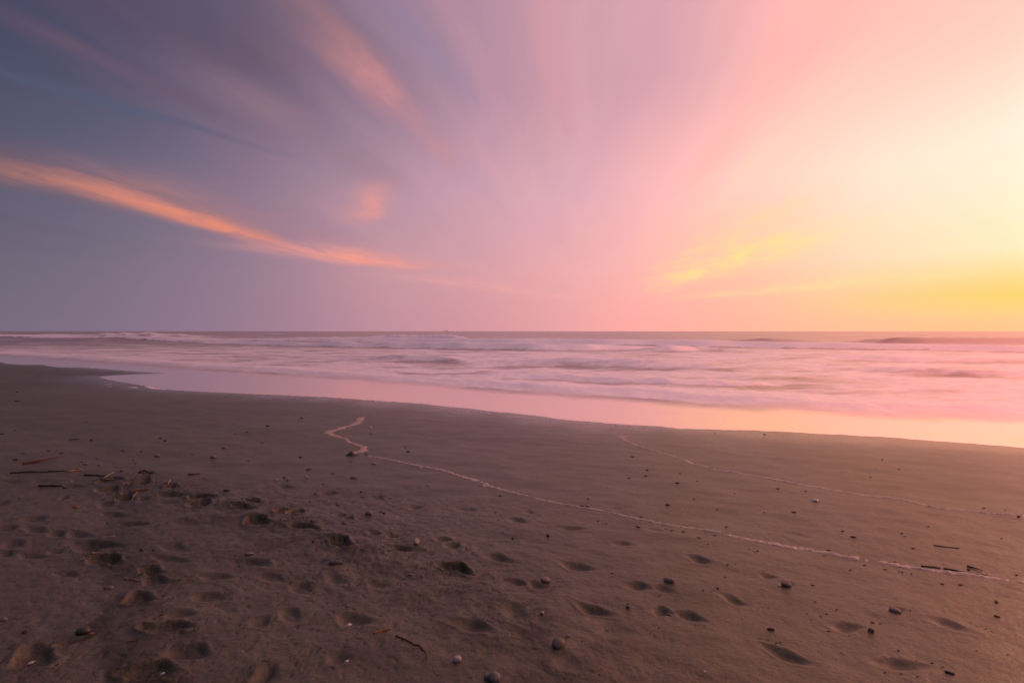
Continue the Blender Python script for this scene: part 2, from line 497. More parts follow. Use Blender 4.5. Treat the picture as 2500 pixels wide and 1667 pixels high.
# ------------------------------------------------------------------ mesh helpers
def link(name, me, mat=None, parent=None, loc=None, rot=None):
    o = bpy.data.objects.new(name, me)
    COL.objects.link(o)
    if mat is not None and len(me.materials) == 0:
        me.materials.append(mat)
    if parent is not None:
        o.parent = parent
    if loc is not None:
        o.location = loc
    if rot is not None:
        o.rotation_euler = rot
    return o


def tag(o, label=None, cat=None, group=None, kind=None):
    for k, v in (('label', label), ('category', cat), ('group', group), ('kind', kind)):
        if v:
            o[k] = v
    return o


def grid_mesh(name, V, nr, nc, wrap=False, attrs=None):
    me = bpy.data.meshes.new(name)
    me.vertices.add(nr * nc)
    me.vertices.foreach_set('co', np.ascontiguousarray(V, np.float32).ravel())
    ncc = nc if wrap else nc - 1
    i, j = np.meshgrid(np.arange(nr - 1), np.arange(ncc), indexing='ij')
    j2 = (j + 1) % nc
    q = np.stack([i * nc + j, (i + 1) * nc + j, (i + 1) * nc + j2, i * nc + j2], -1).reshape(-1, 4)
    me.loops.add(q.size)
    me.loops.foreach_set('vertex_index', q.ravel().astype(np.int32))
    me.polygons.add(len(q))
    me.polygons.foreach_set('loop_start', (np.arange(len(q)) * 4).astype(np.int32))
    me.update()
    me.polygons.foreach_set('use_smooth', np.ones(len(q), bool))
    for k, a in (attrs or {}).items():
        at = me.attributes.new(k, 'FLOAT', 'POINT')
        at.data.foreach_set('value', np.ascontiguousarray(a, np.float32).ravel())
    me.validate()
    return me


def material(name):
    m = bpy.data.materials.new(name)
    m.use_nodes = True
    t = NT(m.node_tree)
    return m, t, t.n['Principled BSDF']


def attr(t, name):
    return t.add('ShaderNodeAttribute', attribute_name=name).outputs['Fac']


# ------------------------------------------------------------------ sand
ms, t, b = material('sand')
P = t.add('ShaderNodeNewGeometry').outputs['Position']
dry, wrack, wet, hol = (attr(t, k) for k in ('dry', 'wrack', 'wet', 'hollow'))
grain = t.noise(P, 170.0, 3.0, 0.7)
speck = t.noise(P, 75.0, 3.0, 0.65)
mott = t.noise(P, 3.2, 5.0, 0.6)
big = t.noise(t.v('MULTIPLY', P, (0.5, 1.0, 1.0)), 0.7, 3.0, 0.5)
col = t.mix(t.mr(mott, 0.3, 0.7), (0.073, 0.066, 0.042), (0.102, 0.091, 0.058))
col = t.mix(t.m('MULTIPLY', t.mr(big, 0.35, 0.7), 0.35), col, (0.057, 0.049, 0.030))
tide = t.noise(t.comb(t.v('DOT_PRODUCT', P, (0.866, -0.5, 0.0)), t.m('MULTIPLY', t.v('DOT_PRODUCT', P, (0.5, 0.866, 0.0)), 9.0), 0.0), 0.42, 4.0, 0.55)
col = t.mix(t.m('MULTIPLY', t.mr(tide, 0.5, 0.72), 0.45), col, (0.034, 0.027, 0.017))
col = t.mix(t.m('MULTIPLY', dry, 0.55), col, (0.084, 0.072, 0.052))
col = t.mix(t.m('MULTIPLY', wrack, 0.92), col, (0.022, 0.017, 0.006))
col = t.mix(t.m('MULTIPLY', wet, 0.35), col, (0.067, 0.057, 0.037))
gcon = t.m('ADD', t.m('MULTIPLY', dry, 0.5), 0.75)
gv = t.m('ADD', t.m('MULTIPLY', t.m('SUBTRACT', grain, 0.5), gcon), 1.0)
gv = t.m('MULTIPLY', gv, t.m('ADD', t.m('MULTIPLY', t.m('SUBTRACT', speck, 0.5), t.m('MULTIPLY', gcon, 1.5)), 1.0))
dk = t.mr(t.noise(P, 58.0, 2.0, 0.6), 0.62, 0.70)
gv = t.m('MULTIPLY', gv, t.m('SUBTRACT', 1.0, t.m('MULTIPLY', dk, 0.55)))
col = t.mix(1.0, col, t.comb(gv, gv, gv), 'MULTIPLY')
t.put(b.inputs['Base Color'], col)
t.put(b.inputs['Roughness'], t.m('SUBTRACT', t.m('SUBTRACT', 0.43, t.m('MULTIPLY', wet, 0.10)), t.m('MULTIPLY', t.m('POWER', wet, 6.0), 0.11)))
b.inputs['Specular IOR Level'].default_value = 0.42
b.inputs['Specular Tint'].default_value = (1.0, 0.92, 0.72, 1.0)
b.inputs['IOR'].default_value = 1.55
bmp = t.add('ShaderNodeBump')
bmp.inputs['Strength'].default_value = 0.8
bmp.inputs['Distance'].default_value = 0.005
t.put(bmp.inputs['Height'], t.m('ADD', t.m('MULTIPLY', grain, 0.5), t.m('MULTIPLY', t.noise(P, 38.0, 4.0, 0.6), t.m('SUBTRACT', 1.0, t.m('MULTIPLY', wet, 0.7)))))
t.put(b.inputs['Normal'], bmp.outputs[0])

ang = np.radians(np.concatenate([np.linspace(-180, -62, 40)[:-1], np.linspace(-62, 62, 1060), np.linspace(62, 180, 40)[1:-1]]))
yy = np.linspace(1830, 872, 580)
rad = np.concatenate([np.geomspace(0.05, CAM_H * F_PX / (1830 - 808.5), 18)[:-1], CAM_H * F_PX / (yy - 808.5), np.geomspace(32, 450, 24)])
RR, AA = np.meshgrid(rad, ang, indexing='ij')
X, Y = RR * np.sin(AA), RR * np.cos(AA)
Z, a1, a2, a3, a4 = sand_z(X, Y, True)
me = grid_mesh('beach_sand', np.stack([X, Y, Z], -1), len(rad), len(ang), True, {'dry': a1, 'wrack': a2, 'wet': a3, 'hollow': a4})
me.materials.append(ms)
sand = tag(link('beach_sand', me), 'brown grey beach sand marked with footprints', None, None, 'structure')

# ------------------------------------------------------------------ sea
TOE = [(-900, 845), (0, 867), (272, 886), (640, 913), (926, 931), (1200, 957), (1464, 974), (1620, 988), (1860, 997), (2130, 1016), (2500, 1030), (3000, 1060)]
TOEW = np.array([S(*p) for p in TOE])


def sea_shape(X, Y):
    sd = edge_dist(X, Y)
    r = np.hypot(X, Y)
    wx = 0.5 * fbm(X * 0.13, Y * 0.13, 3, 61)
    t1 = Y - np.interp(X, TOEW[:, 0], TOEW[:, 1]) + 0.35 * fbm(X * 0.7, Y * 0.5, 3, 62)
    z = np.zeros_like(X)
    foam = np.zeros_like(X)
    calm = np.zeros_like(X)
    trough = np.zeros_like(X)
    body = sm(0, 1.2, t1)

    def bore(pts, hs, lf, lb, fo, wob=0.0, seed=1, lump=0.0, off=0.0):
        nonlocal z, foam, calm, trough
        W_ = np.array([S(*p) for p in pts])
        gx = np.linspace(W_[0, 0], W_[-1, 0], 500)
        ker = np.hanning(91)
        ker /= ker.sum()
        gy = np.convolve(np.pad(np.interp(gx, W_[:, 0], W_[:, 1]), 45, 'edge'), ker, 'valid')
        gh = np.convolve(np.pad(np.interp(gx, W_[:, 0], hs), 45, 'edge'), ker, 'valid')
        t = Y - np.interp(X, gx, gy) + wob * fbm(X * 0.34 / max(lf, .4), Y * 0.05, 2, seed)
        H = np.interp(X, gx, gh, left=hs[0] if off else 0, right=hs[-1] if off else 0)
        H = H * (1 + lump * fbm(X * 0.42 / max(lf, .4), Y * 0.05, 2, seed + 5))
        p = sm(0, lf, t) * np.exp(-np.clip(t - lf * 0.8, 0, None) / lb)
        z = z + H * p
        trough = np.maximum(trough, sm(-1.6 * lf, -0.3 * lf, t) * sm(0.5 * lf, -0.1 * lf, t) * np.clip(H / (np.max(hs) * 0.5), 0, 1) * (H > 0.02))
        if fo < 0:
            calm = np.maximum(calm, sm(-0.6 * lf, 0.2 * lf, t) * sm(3.0 * lf, 1.2 * lf, t) * np.clip(H / (np.max(hs) * 0.5), 0, 1))
            return
        foam = np.maximum(foam, fo * sm(-0.05 * lf, 0.35 * lf, t) * np.exp(-np.clip(t - lf, 0, None) / (lb * 1.3)) * (H > 0.02) * np.clip(H / (np.max(hs) * 0.4), 0, 1))
    # surge nearest the sand, left bright, right a low front
    bore(TOE, [.10, .12, .12, .10, .09, .11, .13, .15, .16, .16, .15, .13], 1.7, 2.4, .9, .5, 70, .3, 1)
    # older fronts behind it
    bore([(1000, 930), (1250, 925), (1500, 938), (1750, 948), (2000, 940)], [0, .13, .17, .13, 0], 0.9, 1.2, .7, .5, 74, .4)
    bore([(700, 884), (900, 880), (1050, 884), (1180, 896)], [0, .28, .34, 0], 1.5, 2.4, .55, .5, 75, .3)
    bore([(1150, 892), (1300, 893), (1500, 898), (1700, 902), (1850, 905)], [0, .32, .38, .30, 0], 1.5, 2.4, .55, .5, 76, .3)
    bore([(2050, 905), (2250, 915), (2420, 922), (2700, 925)], [0, .22, .25, .15], 1.3, 2.2, .55, .5, 77, .3)
    bore([(1900, 878), (2120, 880), (2300, 884), (2500, 888), (2700, 890)], [0, .24, .30, .24, .15], 1.6, 2.4, .6, .6, 78, .3)
    bore([(1550, 858), (1640, 858), (1760, 857), (1900, 862)], [0, .45, .3, 0], 1.6, 3, .6, .6, 79, .3)
    # lavender rollers
    bore([(420, 836), (600, 842), (800, 847), (1100, 852), (1340, 857), (1500, 855), (1680, 852)], [0, .42, .55, .66, .7, .48, 0], 2.2, 5, 1.0, .8, 80, .22)
    bore([(-600, 822), (0, 824), (300, 829), (600, 835), (900, 838), (1200, 842), (1500, 845), (1860, 848), (2180, 854), (2500, 860), (3100, 872)],
         [.3, .42, .45, .55, .65, .85, .85, .7, .6, .56, .5], 3.0, 7, 1.05, 1.0, 81, .10)
    # breakers further out
    bore([(-700, 823), (-100, 823), (60, 823), (100, 822.5), (170, 822.5), (210, 823), (300, 824), (410, 824), (440, 824)], [1.0, 1.6, 1.35, 1.0, 1.0, 1.55, 1.95, 1.7, 0], 5, 10, 1.0, 1.5, 83, .16)
    bore([(620, 831), (700, 832), (840, 833), (930, 833), (1000, 834), (1100, 836), (1180, 838)], [0, .8, .85, 1.2, 1.35, 1.1, 0], 4, 7, 1.0, 1.0, 84, .2)
    bore([(1720, 836), (1830, 837), (1900, 838), (2000, 838), (2080, 838)], [0, .5, .8, .5, 0], 4.5, 6, -1, .0, 85, .0)
    bore([(2080, 838), (2140, 838), (2200, 840), (2260, 841), (2400, 841.5), (2600, 842), (3000, 843)], [0, .45, .7, 1.0, 1.02, 1.0, .98], 5.5, 6.0, -1, .0, 86, .0)
    bore([(2080, 823), (2140, 823), (2180, 822)], [0, .8, 0], 5, 7, -1, .3, 87, .05)
    bore([(2200, 822), (2260, 822), (2340, 822), (2400, 822)], [0, .85, .9, 0], 5, 7, -1, .3, 88, .05)
    bore([(500, 817), (560, 817), (650, 817), (700, 817)], [0, 1.0, .9, 0], 7, 9, .6, 1, 89, .2)
    bore([(900, 814), (980, 814), (1070, 814), (1130, 814)], [0, .9, 1.0, 0], 9, 12, .5, 1, 90, .2)
    # open swell and chop
    far = sm(55, 110, Y)
    sw = 0
    rng = random.Random(4)
    for k in range(7):
        lam = rng.uniform(26, 75)
        an = rng.uniform(-.28, .28) + 0.1
        sw = sw + rng.uniform(.5, 1) * np.sin((X * math.sin(an) + Y * math.cos(an)) * 2 * math.pi / lam + rng.uniform(0, 6) + 1.6 * fbm(X * .012, Y * .012, 2, 200 + k))
    z = z + far * 0.11 * sw * sm(3000, 600, r)
    z = z + 0.055 * body * sm(85, 32, r) * fbm(X * 0.38, Y * 0.55, 4, 63) * sm(0, 8, t1 + 2)
    z = z + 0.022 * body * sm(60, 20, r) * fbm(X * 1.3, Y * 1.9, 3, 64)
    mid = sm(0.5, 5, t1) * sm(75, 35, Y)
    foam = np.maximum(foam, 0.52 * mid)
    foam = foam * (1 - 0.35 * sm(120, 320, Y))
    foam = foam - 0.9 * calm - 0.40 * trough * sm(0.0, 2.0, t1) - 0.10 * sm(70, 150, Y)
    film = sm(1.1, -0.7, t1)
    # level: a thin sheet over the sand at the edge, the sea's own level further out
    bz = base_z(X, Y)
    zf = bz + np.clip(sd * 0.03, -0.03, 0.004)
    w = sm(0.3, 3.0, sd)
    zf = zf + film * w * 0.004 * fbm(X * 0.5, Y * 1.1, 2, 65)
    z = (1 - w) * zf + w * SEA_Z + z * sm(0.4, 1.6, sd)
    z = np.where(sd < -0.8, bz - 0.25, z)
    return z, foam, film, sd


mw, t, b = material('sea_water')
P = t.add('ShaderNodeNewGeometry').outputs['Position']
fa, fi, sdn = attr(t, 'foam'), attr(t, 'film'), attr(t, 'edge')
Pw = t.v('ADD', P, t.v('SCALE', t.v('SUBTRACT', t.noise(t.v('MULTIPLY', P, (0.35, 0.5, 0)), 1.0, 3.0, 0.5, color=True), (0.5, 0.5, 0.5)), scale=2.6))
n1 = t.noise(t.v('MULTIPLY', Pw, (0.16, 0.42, 0)), 1.0, 5.0, 0.58)
n2 = t.noise(t.v('MULTIPLY', Pw, (0.55, 1.25, 0)), 1.0, 4.0, 0.6)
nn = t.m('ADD', t.m('MULTIPLY', n1, 0.62), t.m('MULTIPLY', n2, 0.38))
fm = t.m('ADD', t.m('MULTIPLY', t.m('SUBTRACT', nn, 0.5), 4.4), t.m('ADD', t.m('MULTIPLY', fa, 1.25), 0.16))
fm = t.mr(fm, 0.0, 1.0)
fm = t.m('MULTIPLY', fm, t.m('SUBTRACT', 1.0, t.m('MULTIPLY', fi, 0.7)))
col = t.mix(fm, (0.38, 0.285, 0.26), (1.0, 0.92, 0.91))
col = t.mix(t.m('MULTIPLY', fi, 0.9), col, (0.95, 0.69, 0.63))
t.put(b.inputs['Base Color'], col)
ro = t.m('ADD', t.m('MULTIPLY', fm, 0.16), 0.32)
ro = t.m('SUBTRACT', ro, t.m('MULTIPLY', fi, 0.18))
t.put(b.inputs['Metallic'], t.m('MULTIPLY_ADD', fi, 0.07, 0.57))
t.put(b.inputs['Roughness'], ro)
b.inputs['IOR'].default_value = 1.5
b.inputs['Specular IOR Level'].default_value = 0.8
bmp = t.add('ShaderNodeBump')
bmp.inputs['Strength'].default_value = 0.35
bmp.inputs['Distance'].default_value = 0.12
t.put(bmp.inputs['Height'], t.m('MULTIPLY', n2, t.m('SUBTRACT', 1.0, t.m('MULTIPLY', fi, 0.90))))
t.put(b.inputs['Normal'], bmp.outputs[0])

ang = np.radians(np.concatenate([np.linspace(-88, -58, 24)[:-1], np.linspace(-58, 58, 820), np.linspace(58, 100, 30)[1:]]))
HS = CAM_H - SEA_Z
ys = np.concatenate([np.linspace(1330, 1110, 24)[:-1], np.linspace(1110, 870, 250)[:-1], np.linspace(870, 813, 150)[:-1], np.linspace(813, 809.2, 24)])
rad = np.concatenate([HS * F_PX / (ys - 808.5), np.geomspace(4200, 24000, 8)])
RR, AA = np.meshgrid(rad, ang, indexing='ij')
X, Y = RR * np.sin(AA), RR * np.cos(AA)
Z, f1, f2, f3 = sea_shape(X, Y)
me = grid_mesh('sea_water', np.stack([X, Y, Z], -1), len(rad), len(ang), False, {'foam': f1, 'film': f2, 'edge': f3})
me.materials.append(mw)
sea = tag(link('sea_water', me), 'pink lit sea with smooth foaming waves', None, None, 'structure')

# ================================================================== things on the beach
def stone_mat(name, c1, c2, rough=0.6, scale=60, spec=0.4):
    m, t, b = material(name)
    tc = t.add('ShaderNodeTexCoord').outputs['Object']
    rnd = t.add('ShaderNodeObjectInfo').outputs['Random']
    vec = t.v('ADD', tc, t.comb(t.m('MULTIPLY', rnd, 7.0), rnd, 0.0))
    n = t.noise(vec, scale, 5.0, 0.65)
    n2 = t.noise(vec, scale * 5, 2.0, 0.5)
    f = t.mr(t.m('ADD', t.m('MULTIPLY', n, 0.7), t.m('MULTIPLY', n2, 0.3)), 0.35, 0.65)
    t.put(b.inputs['Base Color'], t.mix(f, c1, c2))
    b.inputs['Roughness'].default_value = rough
    b.inputs['Specular IOR Level'].default_value = spec
    bp = t.add('ShaderNodeBump')
    bp.inputs['Strength'].default_value = 0.35
    bp.inputs['Distance'].default_value = 0.003
    t.put(bp.inputs['Height'], n)
    t.put(b.inputs['Normal'], bp.outputs[0])
    return m


def wood_mat(name, c1, c2, rough=0.75):
    m, t, b = material(name)
    tc = t.add('ShaderNodeTexCoord').outputs['Object']
    n = t.noise(tc, 70, 4.0, 0.6)
    w = t.noise(tc, 260, 2.0, 0.5)
    t.put(b.inputs['Base Color'], t.mix(t.mr(n, 0.3, 0.7), c1, c2))
    b.inputs['Roughness'].default_value = rough
    bp = t.add('ShaderNodeBump')
    bp.inputs['Strength'].default_value = 0.5
    bp.inputs['Distance'].default_value = 0.002
    t.put(bp.inputs['Height'], w)
    t.put(b.inputs['Normal'], bp.outputs[0])
    return m


MAT = {
    'pale': stone_mat('pale_stone', (0.24, 0.215, 0.20), (0.38, 0.345, 0.33)),
    'grey': stone_mat('grey_stone', (0.10, 0.094, 0.094), (0.18, 0.166, 0.162)),
    'dark': stone_mat('dark_wet_stone', (0.022, 0.022, 0.022), (0.05, 0.047, 0.042), 0.42),
    'brown': stone_mat('brown_grey_stone', (0.085, 0.068, 0.057), (0.15, 0.12, 0.10)),
    'rose': stone_mat('rosy_stone', (0.15, 0.11, 0.10), (0.27, 0.20, 0.18)),
    'green': stone_mat('dark_green_stone', (0.022, 0.024, 0.014), (0.055, 0.052, 0.03), 0.45),
    'shell': stone_mat('white_shell', (0.46, 0.40, 0.37), (0.66, 0.60, 0.56), 0.4, 40),
    'orange': wood_mat('orange_wood', (0.18, 0.072, 0.025), (0.30, 0.13, 0.048)),
    'tan': wood_mat('tan_wood', (0.16, 0.098, 0.048), (0.28, 0.18, 0.092)),
    'red': wood_mat('reddish_wood', (0.05, 0.021, 0.011), (0.11, 0.045, 0.021)),
    'bark': wood_mat('dark_bark', (0.018, 0.012, 0.009), (0.05, 0.03, 0.02)),
    'grass': wood_mat('pale_straw', (0.18, 0.145, 0.10), (0.32, 0.26, 0.19)),
    'weed': wood_mat('olive_seaweed', (0.035, 0.038, 0.015), (0.09, 0.085, 0.035), 0.5),
}


def ppm(px, py):                     # metres per photograph pixel at a spot on the sand
    return G(px, py)[1] / F_PX


_ico = {}


def ico(sub):
    if sub not in _ico:
        bm = bmesh.new()
        bmesh.ops.create_icosphere(bm, subdivisions=sub, radius=1.0)
        v = np.array([q.co[:] for q in bm.verts])
        f = [[q.index for q in p.verts] for p in bm.faces]
        bm.free()
        _ico[sub] = (v, f)
    return _ico[sub]


def noise3(v, s, seed):
    return (vnoise(v[:, 0] * s + v[:, 2] * s * 0.7, v[:, 1] * s - v[:, 2] * s * 0.6, seed) + vnoise(v[:, 1] * s + 9, v[:, 2] * s * 1.1 + v[:, 0] * 0.5, seed + 3)) * 0.5


def from_vf(name, v, f, smooth=True):
    me = bpy.data.meshes.new(name)
    me.from_pydata([tuple(p) for p in v], [], f)
    if smooth:
        me.polygons.foreach_set('use_smooth', np.ones(len(me.polygons), bool))
    me.update()
    return me


def stone_mesh(name, lx, ly, lz, seed, kind):
    v, f = ico(3 if lx > 0.03 else 2)
    v = v.copy()
    amp = {'round': 0.10, 'flat': 0.08, 'long': 0.10, 'angular': 0.30}[kind]
    r = 1 + amp * noise3(v, 1.1, seed) + amp * 0.4 * noise3(v, 2.6, seed + 7)
    v = v * r[:, None]
    if kind == 'angular':
        rg = random.Random(seed)
        for _ in range(6):                          # knock flat facets off
            d = np.array([rg.uniform(-1, 1), rg.uniform(-1, 1), rg.uniform(-.2, 1)])
            d /= np.linalg.norm(d)
            e = v @ d
            lim = rg.uniform(0.55, 0.8)
            v = v - np.clip(e - lim, 0, None)[:, None] * d[None] * 0.92
    if kind in ('flat', 'long'):
        v[:, 0] *= 1 - 0.18 * v[:, 1] * (1 if seed % 2 else -1)
    v = v * np.array([lx, ly, lz]) * 0.5
    return from_vf(name, v, f, True)


def place_stone(px, py, wpx, kind, mat, label, asp=0.7, hgt=0.55, sink=0.30, rz=None, group=None, name='pebble', cat='pebble', seed=None):
    p = G(px, py)
    w = wpx * ppm(px, py) * 1.04
    sd_ = seed if seed is not None else int(px * 7 + py * 13) % 9973
    rg = random.Random(sd_)
    me = stone_mesh(name, w, w * asp, w * asp * hgt, sd_, kind)
    me.materials.append(MAT[mat])
    z = sz1(*p) + w * asp * hgt * (0.5 - sink)
    o = link(name, me, None, None, (p[0], p[1], z), (rg.uniform(-.12, .12), rg.uniform(-.12, .12), rg.uniform(-.5, .5) if rz is None else rz))
    return tag(o, label, cat, group)


STONES = [
    (1363, 1586, 33, 'round', 'brown', 'largest speckled brown grey pebble low in the middle of the sand', .85, .8, .25),
    (1207, 1664, 31, 'round', 'grey', 'big rounded grey pebble cut by the bottom edge of the photo', .9, .85, .15),
    (1190, 1660, 17, 'round', 'brown', 'small brown pebble leaning on the big one at the bottom edge', .9, .9, .2),
    (1116, 1617, 21, 'round', 'pale', 'whitish egg shaped pebble beside the curved dark twig', .85, .8, .2),
    (820, 1375, 32, 'flat', 'dark', 'long flat black stone lying left of the wrack ridge', .62, .5, .22),
    (1331, 1418, 23, 'round', 'rose', 'rosy pebble on the rim of a double footprint', .75, .65, .2),
    (1634, 1421, 25, 'round', 'rose', 'smooth rosy oval pebble just above a long footprint', .7, .7, .2),
    (1920, 1428, 25, 'round', 'brown', 'oval pebble with a scoured tail right of the foot track', .72, .75, .2),
    (2185, 1491, 25, 'long', 'rose', 'pointed oval pebble alone on the lower right sand', .7, .72, .2),
    (203, 1547, 33, 'round', 'green', 'dark greenish pebble above the trail at lower left', .75, .7, .25),
    (266, 1435, 22, 'long', 'brown', 'tilted brown pebble on the edge of the dark damp stain', .6, .6, .25),
    (7, 1515, 19, 'round', 'brown', 'half cropped brown pebble on the left edge of the photo', .75, .6, .25),
    (62, 1545, 14, 'round', 'dark', 'small black pebble left of the dark greenish one', .8, .6, .25),
    (608, 1352, 21, 'flat', 'grey', 'flat grey pebble between faint hollows left of the black stone', .6, .45, .2),
    (901, 1255, 19, 'round', 'grey', 'rounded grey pebble above the foot track in mid sand', .75, .7, .22),
    (1017, 1326, 17, 'angular', 'pale', 'angular white stone above a long shallow hollow', .85, 1.0, .2),
    (864, 1167, 17, 'flat', 'grey', 'long grey pebble below the dark pointed rock', .6, .6, .25),
    (912, 1132, 13, 'flat', 'pale', 'small pale pebble right of the dark pointed rock', .6, .5, .2),
    (841, 1279, 13, 'round', 'brown', 'small brown pebble at the end of a heel print', .75, .6, .2),
    (762, 1276, 11, 'round', 'grey', 'tiny grey pebble on the wrack ridge', .8, .7, .2),
    (955, 1291, 8, 'round', 'pale', 'tiny pale pebble right of the wrack ridge, above a shallow print', .8, .7, .2),
    (1046, 1186, 10, 'flat', 'pale', 'tiny white pebble left of the long foam line', .6, .5, .2),
    (384, 1112, 18, 'flat', 'grey', 'flat pale grey pebble on bare sand right of the reddish stick', .55, .5, .2),
    (521, 1118, 14, 'round', 'grey', 'rounded grey pebble, lower of the near pair in mid left', .75, .7, .2),
    (548, 1093, 15, 'flat', 'grey', 'pale flat pebble, upper of the pair in mid left', .6, .5, .2),
    (58, 1106, 16, 'flat', 'brown', 'flat pale pebble above the reddish stick at the far left', .5, .4, .2),
    (208, 1134, 12, 'flat', 'grey', 'small grey pebble right of the reddish stick', .6, .5, .2),
    (243, 1135, 13, 'flat', 'grey', 'small flat grey pebble, second right of the reddish stick', .55, .4, .2),
    (297, 1150, 10, 'round', 'brown', 'small brown pebble above the dark wrack heap', .7, .6, .2),
    (332, 1129, 9, 'round', 'grey', 'tiny grey pebble behind the wrack heap', .7, .6, .2),
    (674, 1172, 9, 'flat', 'pale', 'tiny pale pebble, left one of a trio', .6, .6, .2),
    (695, 1165, 9, 'round', 'brown', 'tiny brown pebble, top one of a trio', .8, .6, .2),
    (703, 1172, 9, 'round', 'grey', 'tiny grey pebble, right one of a trio', .8, .6, .2),
    (748, 1165, 7, 'round', 'pale', 'very small pale pebble right of the trio', .8, .7, .2),
    (1437, 1217, 9, 'flat', 'pale', 'small pale pebble above a pair on the foam line', .6, .6, .2),
    (1422, 1235, 9, 'round', 'grey', 'left pebble of the pair lying on the foam line', .75, .7, .2),
    (1434, 1236, 10, 'round', 'rose', 'right pebble of the pair lying on the foam line', .75, .7, .2),
    (1338, 1308, 8, 'round', 'dark', 'round black pebble right of a shallow print', .85, .8, .15),
    (1252, 1312, 6, 'round', 'dark', 'very small dark pebble left of the round black one', .85, .7, .15),
    (1533, 1483, 10, 'round', 'brown', 'small round brown pebble between two long footprints', .9, .85, .15),
    (1534, 1474, 8, 'flat', 'rose', 'small reddish flat stone touching a round brown pebble', .5, .5, .2),
    (1323, 1504, 11, 'round', 'pale', 'pale knobbly pebble on the edge of an olive hollow', .85, .8, .2),
    (1386, 1560, 15, 'flat', 'grey', 'small grey pebble just above the largest brown one', .6, .6, .2),
    (1004, 1403, 12, 'flat', 'rose', 'small flat pinkish pebble left of a dark deep print', .55, .5, .2),
    (2194, 1587, 6, 'round', 'pale', 'tiny pale pebble at lower right', .8, .7, .2),
    (2126, 1539, 15, 'angular', 'tan', 'dark yellowish lump with a pale top at lower right', .8, .9, .2),
    (1773, 1285, 6, 'round', 'brown', 'tiny dark pebble below the end of the upper foam line', .8, .7, .2),
    (894, 1108, 9, 'flat', 'grey', 'tiny flat pebble touching the start of the long foam line', .6, .5, .2),
    (997, 1103, 9, 'flat', 'dark', 'small dark flat pebble on bare sand above the long foam line', .6, .6, .2),
    (881, 1202, 5, 'round', 'dark', 'tiny black pebble above a pale pink stone', .8, .7, .1),
    (885, 1213, 13, 'flat', 'rose', 'pale pink flat stone beside a faint hollow', .5, .4, .2),
    (765, 1327, 9, 'angular', 'dark', 'small black lump left of a crumbled print', .7, .7, .2),
    (345, 1341, 11, 'angular', 'dark', 'black lump beside the damp hollow at left', .7, .7, .2),
    (375, 1341, 7, 'round', 'dark', 'tiny black pebble right of a black lump at left', .8, .7, .2),
]
for q in STONES:
    place_stone(q[0], q[1], q[2], q[3], q[4], q[5], q[6], q[7], q[8])


# ---- the dark pointed rock with weed beside the foam
p = G(858, 1110)
k = ppm(858, 1110)
v, f = ico(3)
v = v.copy()
v = v * (1 + 0.18 * noise3(v, 1.5, 5) + 0.08 * noise3(v, 4, 6))[:, None]
top = np.clip(v[:, 2], 0, None)
v[:, 0] *= 1 - 0.72 * top
v[:, 1] *= 1 - 0.72 * top
v *= np.array([14.5, 11, 11]) * k
rock = tag(link('pointed_rock', from_vf('pointed_rock', v, f, False), MAT['dark'], None, (p[0], p[1], sz1(*p) - 0.004)),
           'black pyramid shaped rock at the foot of the zigzag foam', 'rock')
v, f = ico(2)
v = v * (1 + 0.35 * noise3(v, 2.2, 15))[:, None] * np.array([9, 8, 3.6]) * k
link('seaweed', from_vf('seaweed', v, f, False), MAT['weed'], rock, (14 * k, -2 * k, 0.0))['label'] = 'olive seaweed tuft clinging to the right foot of the rock'


# ---- sticks, twigs and chips of wood
def tube_mesh(name, pts, r0, r1, seed, sides=7, knots=0.12):
    P_ = [Vector(q) for q in pts]
    rg = random.Random(seed)
    vs, fs = [], []
    n = len(P_)
    for i in range(n):
        d = (P_[min(i + 1, n - 1)] - P_[max(i - 1, 0)]).normalized()
        s = d.cross(Vector((0, 0, 1))).normalized()
        u = s.cross(d)
        t_ = i / (n - 1)
        r = (r0 * (1 - t_) + r1 * t_) * (1 + rg.uniform(-knots, knots))
        for j in range(sides):
            a = 2 * math.pi * j / sides
            rr = r * (1 + rg.uniform(-.12, .12))
            vs.append(P_[i] + (s * math.cos(a) + u * math.sin(a)) * rr)
    for i in range(n - 1):
        for j in range(sides):
            a, b_ = i * sides + j, i * sides + (j + 1) % sides
            fs.append((a, b_, b_ + sides, a + sides))
    fs.append(tuple(range(sides - 1, -1, -1)))
    fs.append(tuple((n - 1) * sides + j for j in range(sides)))
    return from_vf(name, vs, fs, True)


